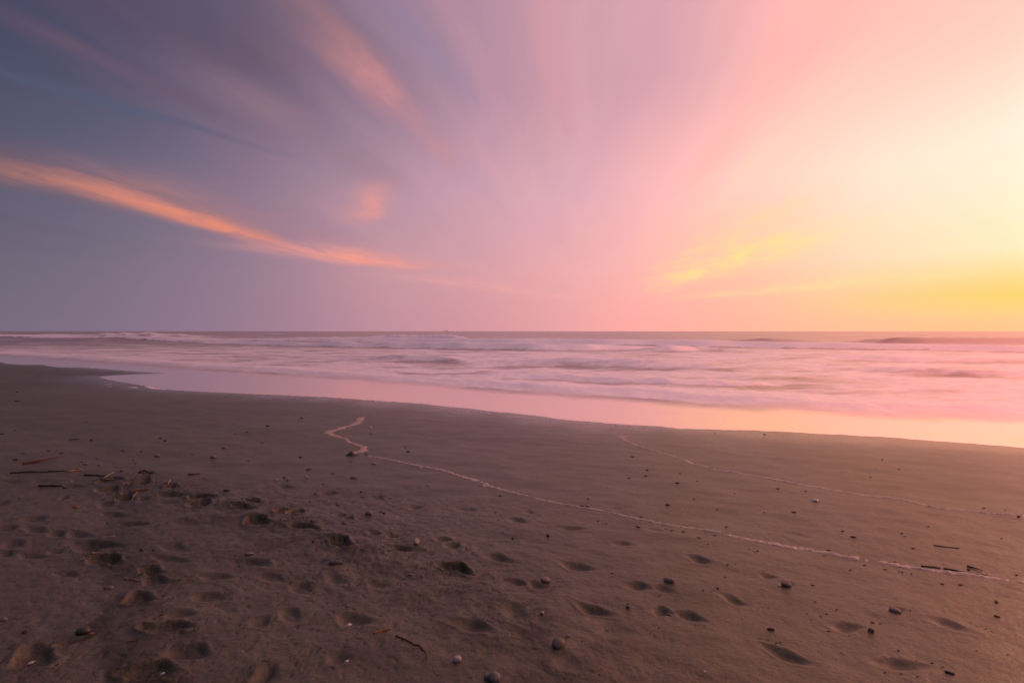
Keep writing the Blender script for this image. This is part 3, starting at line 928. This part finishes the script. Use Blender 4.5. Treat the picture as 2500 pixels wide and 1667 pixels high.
def stick(name, pxs, thick_px, mat, label, cat='stick', group=None, lift=0.0, taper=0.55, bend=0.3, n=14):
    """a stick whose pixels on the sand are given; thickness in photograph pixels at its place"""
    A = np.array([G(*q) for q in pxs])
    c = A.mean(0)
    r = 0.5 * thick_px * ppm(*pxs[len(pxs) // 2])
    seg = np.concatenate([[0], np.cumsum(np.hypot(*np.diff(A, axis=0).T))])
    tt = np.linspace(0, seg[-1], n)
    X_, Y_ = np.interp(tt, seg, A[:, 0]), np.interp(tt, seg, A[:, 1])
    sd_ = int(abs(pxs[0][0] * 3 + pxs[0][1] * 11)) % 997
    L = seg[-1]
    nx, ny = -(A[-1] - A[0])[1] / L, (A[-1] - A[0])[0] / L
    w = vnoise(tt / L * 3.0, tt * 0 + sd_, sd_) * bend * L * 0.06
    w[0] = w[-1] = 0
    X_, Y_ = X_ + nx * w, Y_ + ny * w
    zs = sand_z(X_, Y_)
    # a stiff stick spans the small dips below it
    zs = np.maximum(zs, np.interp(tt, [0, tt[-1]], [zs[0], zs[-1]]) - 0.006) + r * 0.55 + lift * tt / L
    z0 = zs.min() - r
    pts = [(x - c[0], y - c[1], z - z0) for x, y, z in zip(X_, Y_, zs)]
    o = link(name, tube_mesh(name, pts, r, r * taper, sd_), MAT[mat], None, (c[0], c[1], z0))
    return tag(o, label, cat, group)


STICKS = [
    ('stick', [(55, 1133), (95, 1128), (141, 1120)], 6.5, 'red', 'straight reddish brown stick with a dark butt at far left', 0.015),
    ('stick', [(25, 1154), (70, 1152), (115, 1151), (162, 1150)], 4.0, 'bark', 'long thin dark stick below the reddish stick', 0),
    ('stick', [(95, 1186), (130, 1185), (172, 1189)], 5.0, 'bark', 'dark brown stick running into a hollow at left', 0),
    ('stick', [(206, 1159), (232, 1160), (258, 1164)], 4.5, 'bark', 'dark bent stick left of the wrack heap', 0),
    ('stick', [(165, 1152), (200, 1146)], 5.0, 'tan', 'short yellowish stick above the hollows at left', 0),
    ('twig', [(319, 1197), (340, 1195), (364, 1193)], 4.6, 'orange', 'bright orange twig across the dark wrack hollows', 0),
    ('twig', [(222, 1353), (243, 1348)], 4.6, 'orange', 'short orange twig above a deep damp hollow', 0),
    ('twig', [(304, 1412), (320, 1414), (339, 1418)], 4.5, 'tan', 'tan splinter beside a double hollow at lower left', 0),
    ('twig', [(912, 1552), (930, 1546), (951, 1539)], 4.4, 'orange', 'straight orange twig left of the curved dark one', 0),
    ('twig', [(966, 1558), (985, 1566), (1003, 1574), (1012, 1582), (1024, 1583), (1031, 1592), (1040, 1599), (1043, 1609), (1041, 1621)], 4.2, 'red',
     'wavy dark brown twig near the bottom of the photo', 0),
    ('twig', [(2249, 1380), (2270, 1382), (2296, 1386)], 3.4, 'bark', 'dark twig at the lower end of the foam line, left piece', 0),
    ('twig', [(2304, 1387), (2328, 1391), (2353, 1395)], 3.8, 'bark', 'dark twig at the lower end of the foam line, right piece', 0),
    ('twig', [(2361, 1380), (2380, 1386), (2400, 1394)], 4.0, 'bark', 'dark slanting twig beside a small orange chip at right', 0.006),
    ('twig', [(2378, 1402), (2394, 1403), (2411, 1401)], 2.6, 'bark', 'thin faint twig under the slanting one at right', 0),
    ('twig', [(2280, 1331), (2310, 1335), (2342, 1337)], 2.6, 'bark', 'thin dark twig half sunk in bare sand at right', 0),
    ('twig', [(168, 1072), (194, 1070)], 2.6, 'bark', 'thin grey twig alone on the smooth sand at upper left', 0),
    ('twig', [(0, 1059), (10, 1059)], 3.0, 'bark', 'dark twig end at the left edge of the photo', 0),
    ('twig', [(459, 1160), (474, 1159), (488, 1157)], 4.4, 'red', 'short reddish brown twig right of the wrack heap', 0),
    ('twig', [(254, 1168), (268, 1162), (278, 1158)], 2.4, 'grass', 'pale straw standing out of the left wrack clump', 0.02),
    ('twig', [(318, 1217), (328, 1211), (334, 1206)], 2.4, 'grass', 'pale straw crossing a hollow below the wrack heap', 0.02),
    ('twig', [(410, 1184), (417, 1177)], 3.0, 'grass', 'short whitish straw upright beside a hollow', 0.02),
    ('twig', [(246, 1171), (266, 1170), (290, 1166)], 3.4, 'bark', 'black twig on the left clump of wrack', 0.004),
    ('twig', [(340, 1154), (355, 1152), (372, 1155)], 4.4, 'bark', 'black twig arched over the small wrack hollow', 0.01),
    ('twig', [(300, 1204), (318, 1200), (330, 1205)], 3.0, 'bark', 'dark twig below the orange one in the wrack', 0.004),
    ('twig', [(598, 1219), (620, 1222), (638, 1228)], 3.0, 'bark', 'dark twig on the rim of a hollow on the ridge', 0),
    ('twig', [(748, 1147), (760, 1144)], 4.0, 'bark', 'small dark twig left of the dark pointed rock', 0),
]
for nm, pts, th, mt, lb, lf in STICKS:
    stick(nm, pts, th, mt, lb, nm, None, lf)


def chip_mesh(name, l, w, h, seed):
    rg = random.Random(seed)
    xs = (-.5, -.15, .2, .5)
    vs, fs = [], []
    for i, x in enumerate(xs):
        k_ = (0.65 if i in (0, 3) else 1.0) * rg.uniform(.85, 1.1)
        for (a, b_) in ((-.5, -.5), (.5, -.5), (.38, .4), (-.38, .5)):
            vs.append((x * l, a * w * k_ + rg.uniform(-.06, .06) * w, b_ * h * k_ + rg.uniform(-.08, .08) * h))
    for i in range(3):
        for j in range(4):
            a, b_ = i * 4 + j, i * 4 + (j + 1) % 4
            fs.append((a, b_, b_ + 4, a + 4))
    fs += [(3, 2, 1, 0), (12, 13, 14, 15)]
    return from_vf(name, vs, fs, False)


def chip(px, py, lpx, hpx, mat, label, rz=0.0, group=None, cat='wood chip', name='wood_chip', tilt=0.0):
    p = G(px, py)
    k_ = ppm(px, py)
    sd_ = int(px * 5 + py * 3) % 997
    me = chip_mesh(name, lpx * k_, hpx * k_ * 1.3, hpx * k_, sd_)
    me.materials.append(MAT[mat])
    o = link(name, me, None, None, (p[0], p[1], sz1(*p) + hpx * k_ * 0.30), (0, tilt, rz))
    return tag(o, label, cat, group)


CHIPS = [
    (185, 1237, 13, 5, 'orange', 'orange wood chip alone on the grainy sand at left', .1), (273, 1309, 11, 3.5, 'grass', 'pale straw chip beside the damp stain', .4),
    (223, 1551, 10, 4.5, 'orange', 'small orange chip tucked against the dark greenish pebble', .5), (317, 1567, 18, 3.5, 'red', 'reddish wood chip on the damp stain at lower left', .4),
    (553, 1200, 14, 5, 'bark', 'dark wood chip right of the wrack heap', .1), (1882, 1534, 16, 5, 'bark', 'thick dark wood chip below the foot track at right', -.1),
    (2318, 1647, 19, 5.5, 'bark', 'thick dark wood chip at the lower right corner', -.5), (2433, 1471, 13, 5.5, 'tan', 'bright yellow wood chip near the right edge', .9),
    (2434, 1507, 11, 4.2, 'orange', 'small tan chip below the bright yellow one at right', -.8), (2365, 1389, 7, 5, 'orange', 'small orange chip under the slanting twig at right', 1.2),
    (2482, 1402, 6, 3.2, 'orange', 'tiny orange chip at the right edge by the foam line', .3), (499, 1168, 9, 3.6, 'tan', 'tan bark crumb right of the reddish twig', .6),
    (192, 1146, 13, 5, 'tan', 'yellow wood chip above the hollows at left', .2), (771, 1207, 8, 3.6, 'orange', 'tiny orange chip left of a small hollow', .2),
    (1653, 1180, 9, 3, 'bark', 'thin black chip on smooth sand between the foam lines', 0), (1630, 1233, 10, 3.4, 'bark', 'slanting black chip on smooth sand between the foam lines', -.5),
    (2083, 1311, 11, 3, 'bark', 'black chip above the lower foam line at right', -.5), (2487, 1262, 5, 4, 'bark', 'short upright black chip at the right edge', 1.4),
    (38, 1123, 10, 4, 'red', 'small reddish chip left of the reddish stick', .3), (224, 1073, 6, 4, 'dark', 'black speck on smooth sand at upper left', 0),
    (403, 1077, 7, 3.5, 'dark', 'black speck, lower of two on upper left sand', 0), (392, 1070, 8, 2.5, 'dark', 'thin black speck, upper of two on upper left sand', 0),
    (654, 1041, 8, 3, 'dark', 'black speck on smooth sand left of the zigzag foam', 0), (736, 1021, 6, 2.6, 'dark', 'dark speck near the water left of the zigzag foam', 0),
    (733, 1116, 8, 3.4, 'dark', 'dark chip left of the pointed rock', .2), (937, 1252, 9, 3.4, 'bark', 'dark chip right of the rounded grey pebble', -.5),
]
for q in CHIPS:
    chip(q[0], q[1], q[2], q[3], q[4], q[5], q[6])


# ---- shells
def shell_mesh(name, l, w, h, seed):
    rg = random.Random(seed)
    nu, nv = 12, 6
    vs, fs = [], []
    for i in range(nv + 1):
        r = i / nv
        for j in range(nu + 1):
            a = -1.25 + 2.5 * j / nu
            rr = r * (1 + 0.05 * math.cos(j * math.pi)) * (1 + rg.uniform(-.03, .03))
            vs.append((rr * math.sin(a) * l * .5, rr * math.cos(a) * w - w * .5, h * (1 - (2 * abs(r - .38)) ** 2 * .9) * math.cos(a * .9) * .6))
    m = nu + 1
    for i in range(nv):
        for j in range(nu):
            fs.append((i * m + j, i * m + j + 1, (i + 1) * m + j + 1, (i + 1) * m + j))
    n0 = len(vs)                                    # underside, so that the shell has thickness
    vs += [(x * .97, y * .97, z - 0.12 * h) for x, y, z in vs]
    fs += [tuple(n0 + q for q in reversed(g)) for g in list(fs)]
    for j in range(nu):
        fs.append((nv * m + j, nv * m + j + 1, n0 + nv * m + j + 1, n0 + nv * m + j))
    return from_vf(name, vs, fs, True)


SHELLS = [
    (1990, 1222, 21, 'white shell lying alone on smooth sand between the foam lines', .2), (76, 1600, 18, 'broken pinkish white shell inside the big hollow at lower left', 1.0),
    (398, 1630, 17, 'white shell fragment in a crumbled print at the bottom left', .3), (852, 1516, 18, 'chalky white shell lump on the rim of a print', .6),
    (1025, 1143, 10, 'thin white shell sliver below the long foam line', .1), (1601, 1140, 7, 'tiny white shell chip under the upper foam line', .4),
    (1720, 1641, 9, 'thin white shell sliver at the bottom right of middle', .7), (2305, 1374, 8, 'tiny white shell chip above the dark twigs at right', .2),
    (847, 1613, 14, 'pale shell sliver in a shallow hollow at the bottom', .2), (1746, 1056, 6, 'tiny white shell by the edge of the water', .3),
    (1866, 1060, 9, 'white shell chip at the edge of the water', .1), (175, 1175, 4, 'tiny white shell dot among the hollows at left', .1),
    (905, 1043, 8, 'small white shell sliver right of the zigzag foam', -.4), (1450, 1209, 4, 'tiny white shell dot above a pebble on the foam line', .2),
]
for px, py, wp, lb, rz in SHELLS:
    p = G(px, py)
    w = wp * ppm(px, py)
    me = shell_mesh('shell', w, w * .7, w * .34, int(px))
    me.materials.append(MAT['shell'])
    tag(link('shell', me, None, None, (p[0], p[1], sz1(*p) + w * .05), (0.25, 0, rz)), lb, 'shell')

# ---- small dark chips strewn over the smooth sand (look-alikes)
SPECKS = [(1890, 1328), (1871, 1323), (1935, 1335), (2022, 1341), (2075, 1356), (2012, 1354), (2111, 1377), (2076, 1389), (2185, 1369), (2225, 1397), (2161, 1386),
          (2195, 1391), (2203, 1393), (2229, 1338), (2202, 1303), (2209, 1310), (2057, 1297), (2266, 1287), (1938, 1250), (1967, 1200), (1899, 1193), (2125, 1164),
          (2195, 1145), (2154, 1122), (1866, 1249), (2402, 1240), (2454, 1245), (2445, 1313), (2300, 1423), (2345, 1426), (1984, 1427), (1990, 1467), (2018, 1495),
          (2003, 1500), (2043, 1485), (1970, 1494), (2130, 1517), (2149, 1520), (2023, 1536), (2074, 1547), (1895, 1566), (1905, 1564), (2237, 1612), (2275, 1620),
          (2301, 1630), (2384, 1593), (2460, 1602), (2200, 1646), (2160, 1642), (2240, 1654), (1544, 1115), (1580, 1148), (1577, 1162), (1536, 1167), (1695, 1218),
          (1660, 1156), (1702, 1175), (1750, 1242), (1793, 1204), (1558, 1287), (1566, 1263), (1460, 1272), (1472, 1276), (1480, 1278), (1625, 1292), (1640, 1296), (1668, 1299),
          (1706, 1314), (1745, 1306), (1728, 1329), (1830, 1340), (1842, 1346), (1850, 1344), (1776, 1381), (1795, 1378), (1770, 1410), (1494, 1399), (1633, 1498), (1608, 1531),
          (1752, 1438), (1716, 1443), (1482, 1536), (300, 1101), (345, 1102), (150, 1106), (470, 1108), (557, 1112), (606, 1126), (325, 1122), (236, 1118), (200, 1128), (118, 1100),
          (640, 1080), (905, 1060), (990, 1092), (1120, 1160), (812, 1155), (856, 1127), (790, 1182), (824, 1232), (757, 1226), (810, 1254), (930, 1248), (1221, 1209), (1227, 1299),
          (42, 957), (42, 980), (38, 1049), (211, 1030), (60, 1046), (575, 1059), (603, 1055)]
rg = random.Random(21)
base = [chip_mesh('wood_speck', 1, .62, .45, 50 + i) for i in range(5)]
for me in base:
    me.materials.append(MAT['bark'])
A = np.array([G(*q) for q in SPECKS])
zz = sand_z(A[:, 0], A[:, 1])
for (x, y), z, (px, py) in zip(A, zz, SPECKS):
    s_ = rg.uniform(3.2, 6.5) * y / F_PX
    o = link('wood_speck', base[rg.randrange(5)], None, None, (x, y, z + s_ * .12), (0, 0, rg.uniform(-.7, .7)))
    o.scale = (s_ * rg.uniform(1, 1.7), s_ * .8, s_ * rg.uniform(.4, .8))
    tag(o, 'tiny dark wood chip strewn on the smooth sand', 'wood chip', 'tiny dark chips strewn over the sand')

# ---- crumbs of sand crust round the footprints, and fine dark litter: nobody could count these
mc = stone_mat('sand_crumb', (0.03, 0.023, 0.016), (0.06, 0.045, 0.032), 0.8, 200, 0.2)


def crumbs(name, pts, sizes, mat, label, seed, flat=0.5):
    rg_ = np.random.default_rng(seed)
    z = sand_z(pts[:, 0], pts[:, 1])
    oc = np.array([(1, 0, 0), (0, 1, 0), (-1, 0, 0), (0, -1, 0), (0, 0, 1)], float)
    n = len(pts)
    a = rg_.uniform(0, 6.28, n)
    el = rg_.uniform(.8, 2.4, n)
    V = np.zeros((n, 5, 3))
    jit = rg_.uniform(.7, 1.25, (n, 5))
    bx, by = oc[:, 0][None] * el[:, None] * jit, oc[:, 1][None] * jit
    V[..., 0] = (bx * np.cos(a)[:, None] - by * np.sin(a)[:, None]) * sizes[:, None] + pts[:, 0][:, None]
    V[..., 1] = (bx * np.sin(a)[:, None] + by * np.cos(a)[:, None]) * sizes[:, None] + pts[:, 1][:, None]
    V[..., 2] = (oc[:, 2][None] * flat * jit - 0.1) * sizes[:, None] * 2 + z[:, None]
    base_f = np.array([(0, 1, 4), (1, 2, 4), (2, 3, 4), (3, 0, 4)])
    F = (base_f[None] + (np.arange(n) * 5)[:, None, None]).reshape(-1, 3)
    me = bpy.data.meshes.new(name)
    me.from_pydata(V.reshape(-1, 3).tolist(), [], F.tolist())
    me.materials.append(mat)
    o = link(name, me)
    return tag(o, label, None, None, 'stuff')


rn = np.random.default_rng(8)
pts, siz = [], []
for i, (c, h, w, dep, sharp) in enumerate(PR):
    if c[1] > 6.5:
        continue
    left = c[0] < 0.4
    n = int((46 if left else 16) * (1.7 if sharp else 1.0))
    if not left and not sharp and i % 2:
        n = 8
    # crumbs sit in short broken arcs along the rim
    arcs = max(1, n // 9)
    for _ in range(arcs):
        a0 = rn.uniform(0, 6.28)
        rr = rn.uniform(1.05, 1.75)
        m = 9
        aa = a0 + np.linspace(0, rn.uniform(.2, .75), m)
        L = math.hypot(*h)
        u = h / L
        nrm = np.array([-u[1], u[0]])
        q = c + np.outer(np.cos(aa) * L * rr, u) + np.outer(np.sin(aa) * w * rr * 1.2, nrm) + rn.normal(0, .006, (m, 2))
        pts.append(q)
        siz.append(rn.uniform(.0016, .0042, m))
seg = np.concatenate([[0], np.cumsum(np.hypot(*np.diff(RIDGE, axis=0).T))])
for _ in range(260):
    s0 = rn.uniform(0.3, seg[-1] - 1.0)
    q = np.array([np.interp(s0, seg, RIDGE[:, 0]), np.interp(s0, seg, RIDGE[:, 1])]) + rn.normal(0, .13, 2)
    pts.append(q + rn.normal(0, .012, (4, 2)))
    siz.append(rn.uniform(.0018, .005, 4))
crumbs('sand_crumbs', np.vstack(pts), np.concatenate(siz), mc, 'crumbs of broken sand crust round the footprints', 3)
pts, siz = [], []
for (px, py, sx, sy, n) in [(265, 1168, 26, 7, 60), (335, 1178, 34, 6, 70), (352, 1158, 16, 5, 40), (300, 1205, 40, 9, 60), (420, 1195, 30, 10, 40), (490, 1222, 34, 9, 60),
                            (600, 1240, 40, 12, 50), (720, 1275, 50, 12, 50), (830, 1322, 34, 10, 50), (1105, 1388, 34, 12, 60), (130, 1152, 50, 4, 30), (950, 1350, 60, 15, 40)]:
    for _ in range(n):
        pts.append(G(rn.normal(px, sx * .6), rn.normal(py, sy * .7)))
        siz.append(rn.uniform(.003, .009))
crumbs('wrack_litter', np.array(pts), np.array(siz), MAT['bark'], 'dark broken wrack along the ridge and round the hollows', 6, .45)
q = np.stack([rn.uniform(-6, 7, 2600), rn.uniform(2.2, 8.5, 2600)], -1)
keep = edge_dist(q[:, 0], q[:, 1]) < -0.6
q = q[keep]
crumbs('sand_litter', q, rn.uniform(.0012, .0034, len(q)) * np.sqrt(q[:, 1] / 3), MAT['bark'], 'fine dark grit strewn over the sand', 4, .35)

# ================================================================== foam left on the sand
mf, t, b = material('dried_foam')
P = t.add('ShaderNodeNewGeometry').outputs['Position']
nz = t.noise(P, 90, 4, .65)
t.put(b.inputs['Base Color'], t.mix(t.mr(nz, .3, .7), (0.30, 0.23, 0.17), (0.56, 0.44, 0.35)))
b.inputs['Roughness'].default_value = 0.6
bp = t.add('ShaderNodeBump')
bp.inputs['Strength'].default_value = .6
bp.inputs['Distance'].default_value = .006
t.put(bp.inputs['Height'], nz)
t.put(b.inputs['Normal'], bp.outputs[0])
ml, t, b = material('thin_foam_line')
P = t.add('ShaderNodeNewGeometry').outputs['Position']
nz = t.noise(P, 70, 4, .7)
t.put(b.inputs['Base Color'], t.mix(t.mr(nz, .3, .7), (0.32, 0.25, 0.19), (0.60, 0.48, 0.39)))
b.inputs['Roughness'].default_value = 0.5
mff, t, b = material('fresh_foam')
P = t.add('ShaderNodeNewGeometry').outputs['Position']
nz = t.noise(P, 120, 3, .6)
t.put(b.inputs['Base Color'], t.mix(t.mr(nz, .3, .7), (0.70, 0.64, 0.62), (0.88, 0.84, 0.82)))
b.inputs['Roughness'].default_value = 0.45


def foam_line(name, pxs, widths, hgt, mat, label, seed, patch=0.0, step=0.012, across=9, film=0.0):
    A = np.array([G(*q) for q in pxs])
    seg_ = np.concatenate([[0], np.cumsum(np.hypot(*np.diff(A, axis=0).T))])
    n = max(12, int(seg_[-1] / step))
    tt = np.linspace(0, seg_[-1], n)
    cx, cy = np.interp(tt, seg_, A[:, 0]), np.interp(tt, seg_, A[:, 1])
    kk = np.ones(7) / 7
    cx[3:-3], cy[3:-3] = np.convolve(cx, kk, 'valid'), np.convolve(cy, kk, 'valid')
    tx, ty = np.gradient(cx), np.gradient(cy)
    l_ = np.hypot(tx, ty) + 1e-9
    nx, ny = -ty / l_, tx / l_
    mean_w = float(np.mean(widths))
    shift = 0.22 * mean_w * fbm(tt * 5, tt * 0 + seed, 3, seed) + 0.02 * fbm(tt * 1.3, tt * 0, 2, seed + 2)
    cx, cy = cx + nx * shift, cy + ny * shift
    w = np.interp(tt, seg_, widths)
    s = np.linspace(-1, 1, across)
    ww = w[:, None] * (1 + 0.32 * fbm(tt[:, None] * 9 + 0 * s, np.sign(s)[None] * 3 + 0 * tt[:, None], 3, seed + 4))
    X_ = cx[:, None] + nx[:, None] * s * ww * .5
    Y_ = cy[:, None] + ny[:, None] * s * ww * .5
    z = sand_z(X_, Y_)
    prof = (1 - s ** 2)[None] * (0.65 + 0.5 * fbm(X_ * 28, Y_ * 28, 3, seed + 6))
    pt = sm(patch - 0.35, patch + 0.25, fbm(X_ * 3.2, Y_ * 3.2, 3, seed + 8) + 0.5 * fbm(X_ * 22, Y_ * 22, 2, seed + 9) + 0.25) if patch else 1.0
    end = sm(0, 0.06, tt) * sm(tt[-1], tt[-1] - 0.06, tt)
    z = z + hgt * prof * pt * end[:, None] - 0.35 * hgt + film
    me = grid_mesh(name, np.stack([X_, Y_, z], -1), n, across)
    me.materials.append(mat)
    o = link(name, me)
    return tag(o, label, None, None, 'stuff')


foam_line('foam_trace', [(889, 1017), (880, 1021), (874, 1030), (860, 1037), (836, 1043), (816, 1051), (803, 1055), (812, 1062), (836, 1070), (858, 1080), (878, 1088),
                         (891, 1095), (886, 1101), (868, 1103), (850, 1104)], [.06, .17, .20, .18, .18, .19, .22, .13, .07, .08, .12, .14, .18, .16, .10], .014, mf,
          'broad tan zigzag of dried foam on smooth sand', 3)
foam_line('foam_trace', [(864, 1106), (872, 1107)], [.12, .10], .010, mf, 'tan foam patch behind the dark pointed rock', 33)
foam_line('foam_trace', [(893, 1113), (960, 1124), (1030, 1140), (1075, 1147), (1110, 1160), (1160, 1172), (1200, 1186), (1290, 1212), (1350, 1226), (1420, 1236), (1470, 1244), (1530, 1260),
                         (1600, 1275), (1700, 1290), (1760, 1300), (1830, 1318), (1900, 1328), (2000, 1343), (2100, 1362), (2200, 1378), (2300, 1393), (2400, 1406), (2500, 1421), (2620, 1440)],
          [.05, .05, .05, .06, .06, .09, .055, .05, .045, .035, .05, .04, .045, .045, .055, .065, .075, .075, .08, .075, .07, .06, .05, .05], .013, ml,
          'long thin tan foam line running down to the right edge', 5, -.42, .012)
foam_line('foam_trace', [(1536, 1065), (1516, 1066), (1517, 1071), (1540, 1082), (1570, 1093), (1605, 1101), (1640, 1110), (1690, 1131), (1740, 1143), (1800, 1152), (1850, 1163), (1920, 1175),
                         (2000, 1192), (2110, 1209), (2200, 1218), (2260, 1232), (2300, 1241), (2380, 1247), (2500, 1258), (2600, 1268)],
          [.12, .14, .11, .075, .065, .07, .08, .085, .08, .075, .07, .07, .065, .065, .065, .06, .055, .05, .045, .045], .014, ml,
          'upper thin foam line curving across smooth sand at right', 7, -.42, .012)
foam_line('foam_trace', [(1155, 1175), (1185, 1182), (1200, 1186)], [.10, .17, .06], .006, mf, 'small widened patch on the long foam line', 9, .2)
foam_line('swash_foam', [(1040, 991), (1100, 997), (1150, 1004), (1200, 1010), (1250, 1017), (1300, 1022), (1350, 1027), (1400, 1031), (1450, 1034), (1520, 1039), (1600, 1044)],
          [.03, .05, .05, .05, .055, .05, .05, .05, .045, .035, .03], .012, mff, 'thin white bubble line left by the swash', 11, .12, .012)
foam_line('swash_foam', [(372, 947), (430, 952), (520, 957), (640, 962), (800, 969), (920, 978), (1040, 986)], [.10, .05, .04, .05, .05, .04, .04], .012, mff,
          'broken white bubbles along the edge of the water at left', 13, .34, .02)
foam_line('swash_foam', [(395, 940), (372, 942), (360, 944), (372, 948), (400, 951)], [.10, .16, .18, .12, .06], .016, mff, 'curl of white foam at the left tip of the swash', 15, 0, .012, 9, .004)
foam_line('swash_foam', [(250, 939), (268, 938), (282, 938)], [.14, .10, .08], .014, mff, 'small white foam patch left of the swash tip', 17, .1)
foam_line('swash_foam', [(262, 944), (275, 944)], [.14, .14], .014, mff, 'small white foam patch below the first at left', 19)
foam_line('swash_foam', [(312, 946), (322, 945), (334, 947)], [.16, .20, .10], .014, mff, 'small white foam patch by the swash tip', 23)
foam_line('swash_foam', [(1850, 1061), (1862, 1060)], [.03, .05], .010, mff, 'short white foam fleck at the edge of the water', 25)

# ================================================================== ship on the horizon
mship, t, b = material('ship_paint_with_haze')
n = t.noise(t.add('ShaderNodeTexCoord').outputs['Object'], .2, 3, .6)
t.put(b.inputs['Base Color'], t.mix(n, (0.86, 0.78, 0.78), (0.92, 0.84, 0.84)))  # distance haze put into the base colour as a pale rosy tint
b.inputs['Roughness'].default_value = .7
d = ray(1088, 808)
DIST = 5200.0
ship = bpy.data.objects.new('cargo_ship', None)
COL.objects.link(ship)
ship.location = (d[0] / d[1] * DIST, DIST, SEA_Z)
ship.scale = (0.55, 0.55, 0.55)
tag(ship, 'tiny hazy cargo ship on the horizon', 'ship')


def hull():
    xs = [(-44, .55, 9.5), (-38, .95, 7.5), (-20, 1, 6.2), (10, 1, 6.2), (32, .95, 6.4), (40, .8, 6.8)]
    vs, fs = [], []
    for x, wk, zt in xs:
        for (y, z) in ((-7 * wk, zt), (-5.5 * wk, -1), (5.5 * wk, -1), (7 * wk, zt)):
            vs.append((x, y, z))
    for i in range(len(xs) - 1):
        for j in range(4):
            a, b_ = i * 4 + j, i * 4 + (j + 1) % 4
            fs.append((a, b_, b_ + 4, a + 4))
    fs += [(3, 2, 1, 0), tuple(len(vs) - 4 + j for j in range(4))]
    return from_vf('hull', vs, fs, False)


def box_mesh(name, sx, sy, sz, taper=.9):
    vs = [(x * sx / 2 * k_, y * sy / 2 * k_, z) for z, k_ in ((0, 1), (sz, taper)) for x, y in ((-1, -1), (1, -1), (1, 1), (-1, 1))]
    fs = [(3, 2, 1, 0), (4, 5, 6, 7)] + [(i, (i + 1) % 4, 4 + (i + 1) % 4, 4 + i) for i in range(4)]
    return from_vf(name, vs, fs, False)


link('hull', hull(), mship, ship)
link('superstructure', box_mesh('superstructure', 17, 11, 13), mship, ship, (26, 0, 6.2))
link('bridge', box_mesh('bridge', 12, 13, 4), mship, ship, (25, 0, 19.2))
link('funnel', box_mesh('funnel', 5, 4, 6), mship, ship, (36, 0, 14))
link('mast', tube_mesh('mast', [(0, 0, 0), (0, 0, 4), (0, 0, 9)], .7, .3, 3), mship, ship, (25, 0, 23))
link('cargo_crane', tube_mesh('cargo_crane', [(0, 0, 0), (0, 0, 6), (0, 0, 11)], .9, .6, 4), mship, ship, (-12, 0, 6))
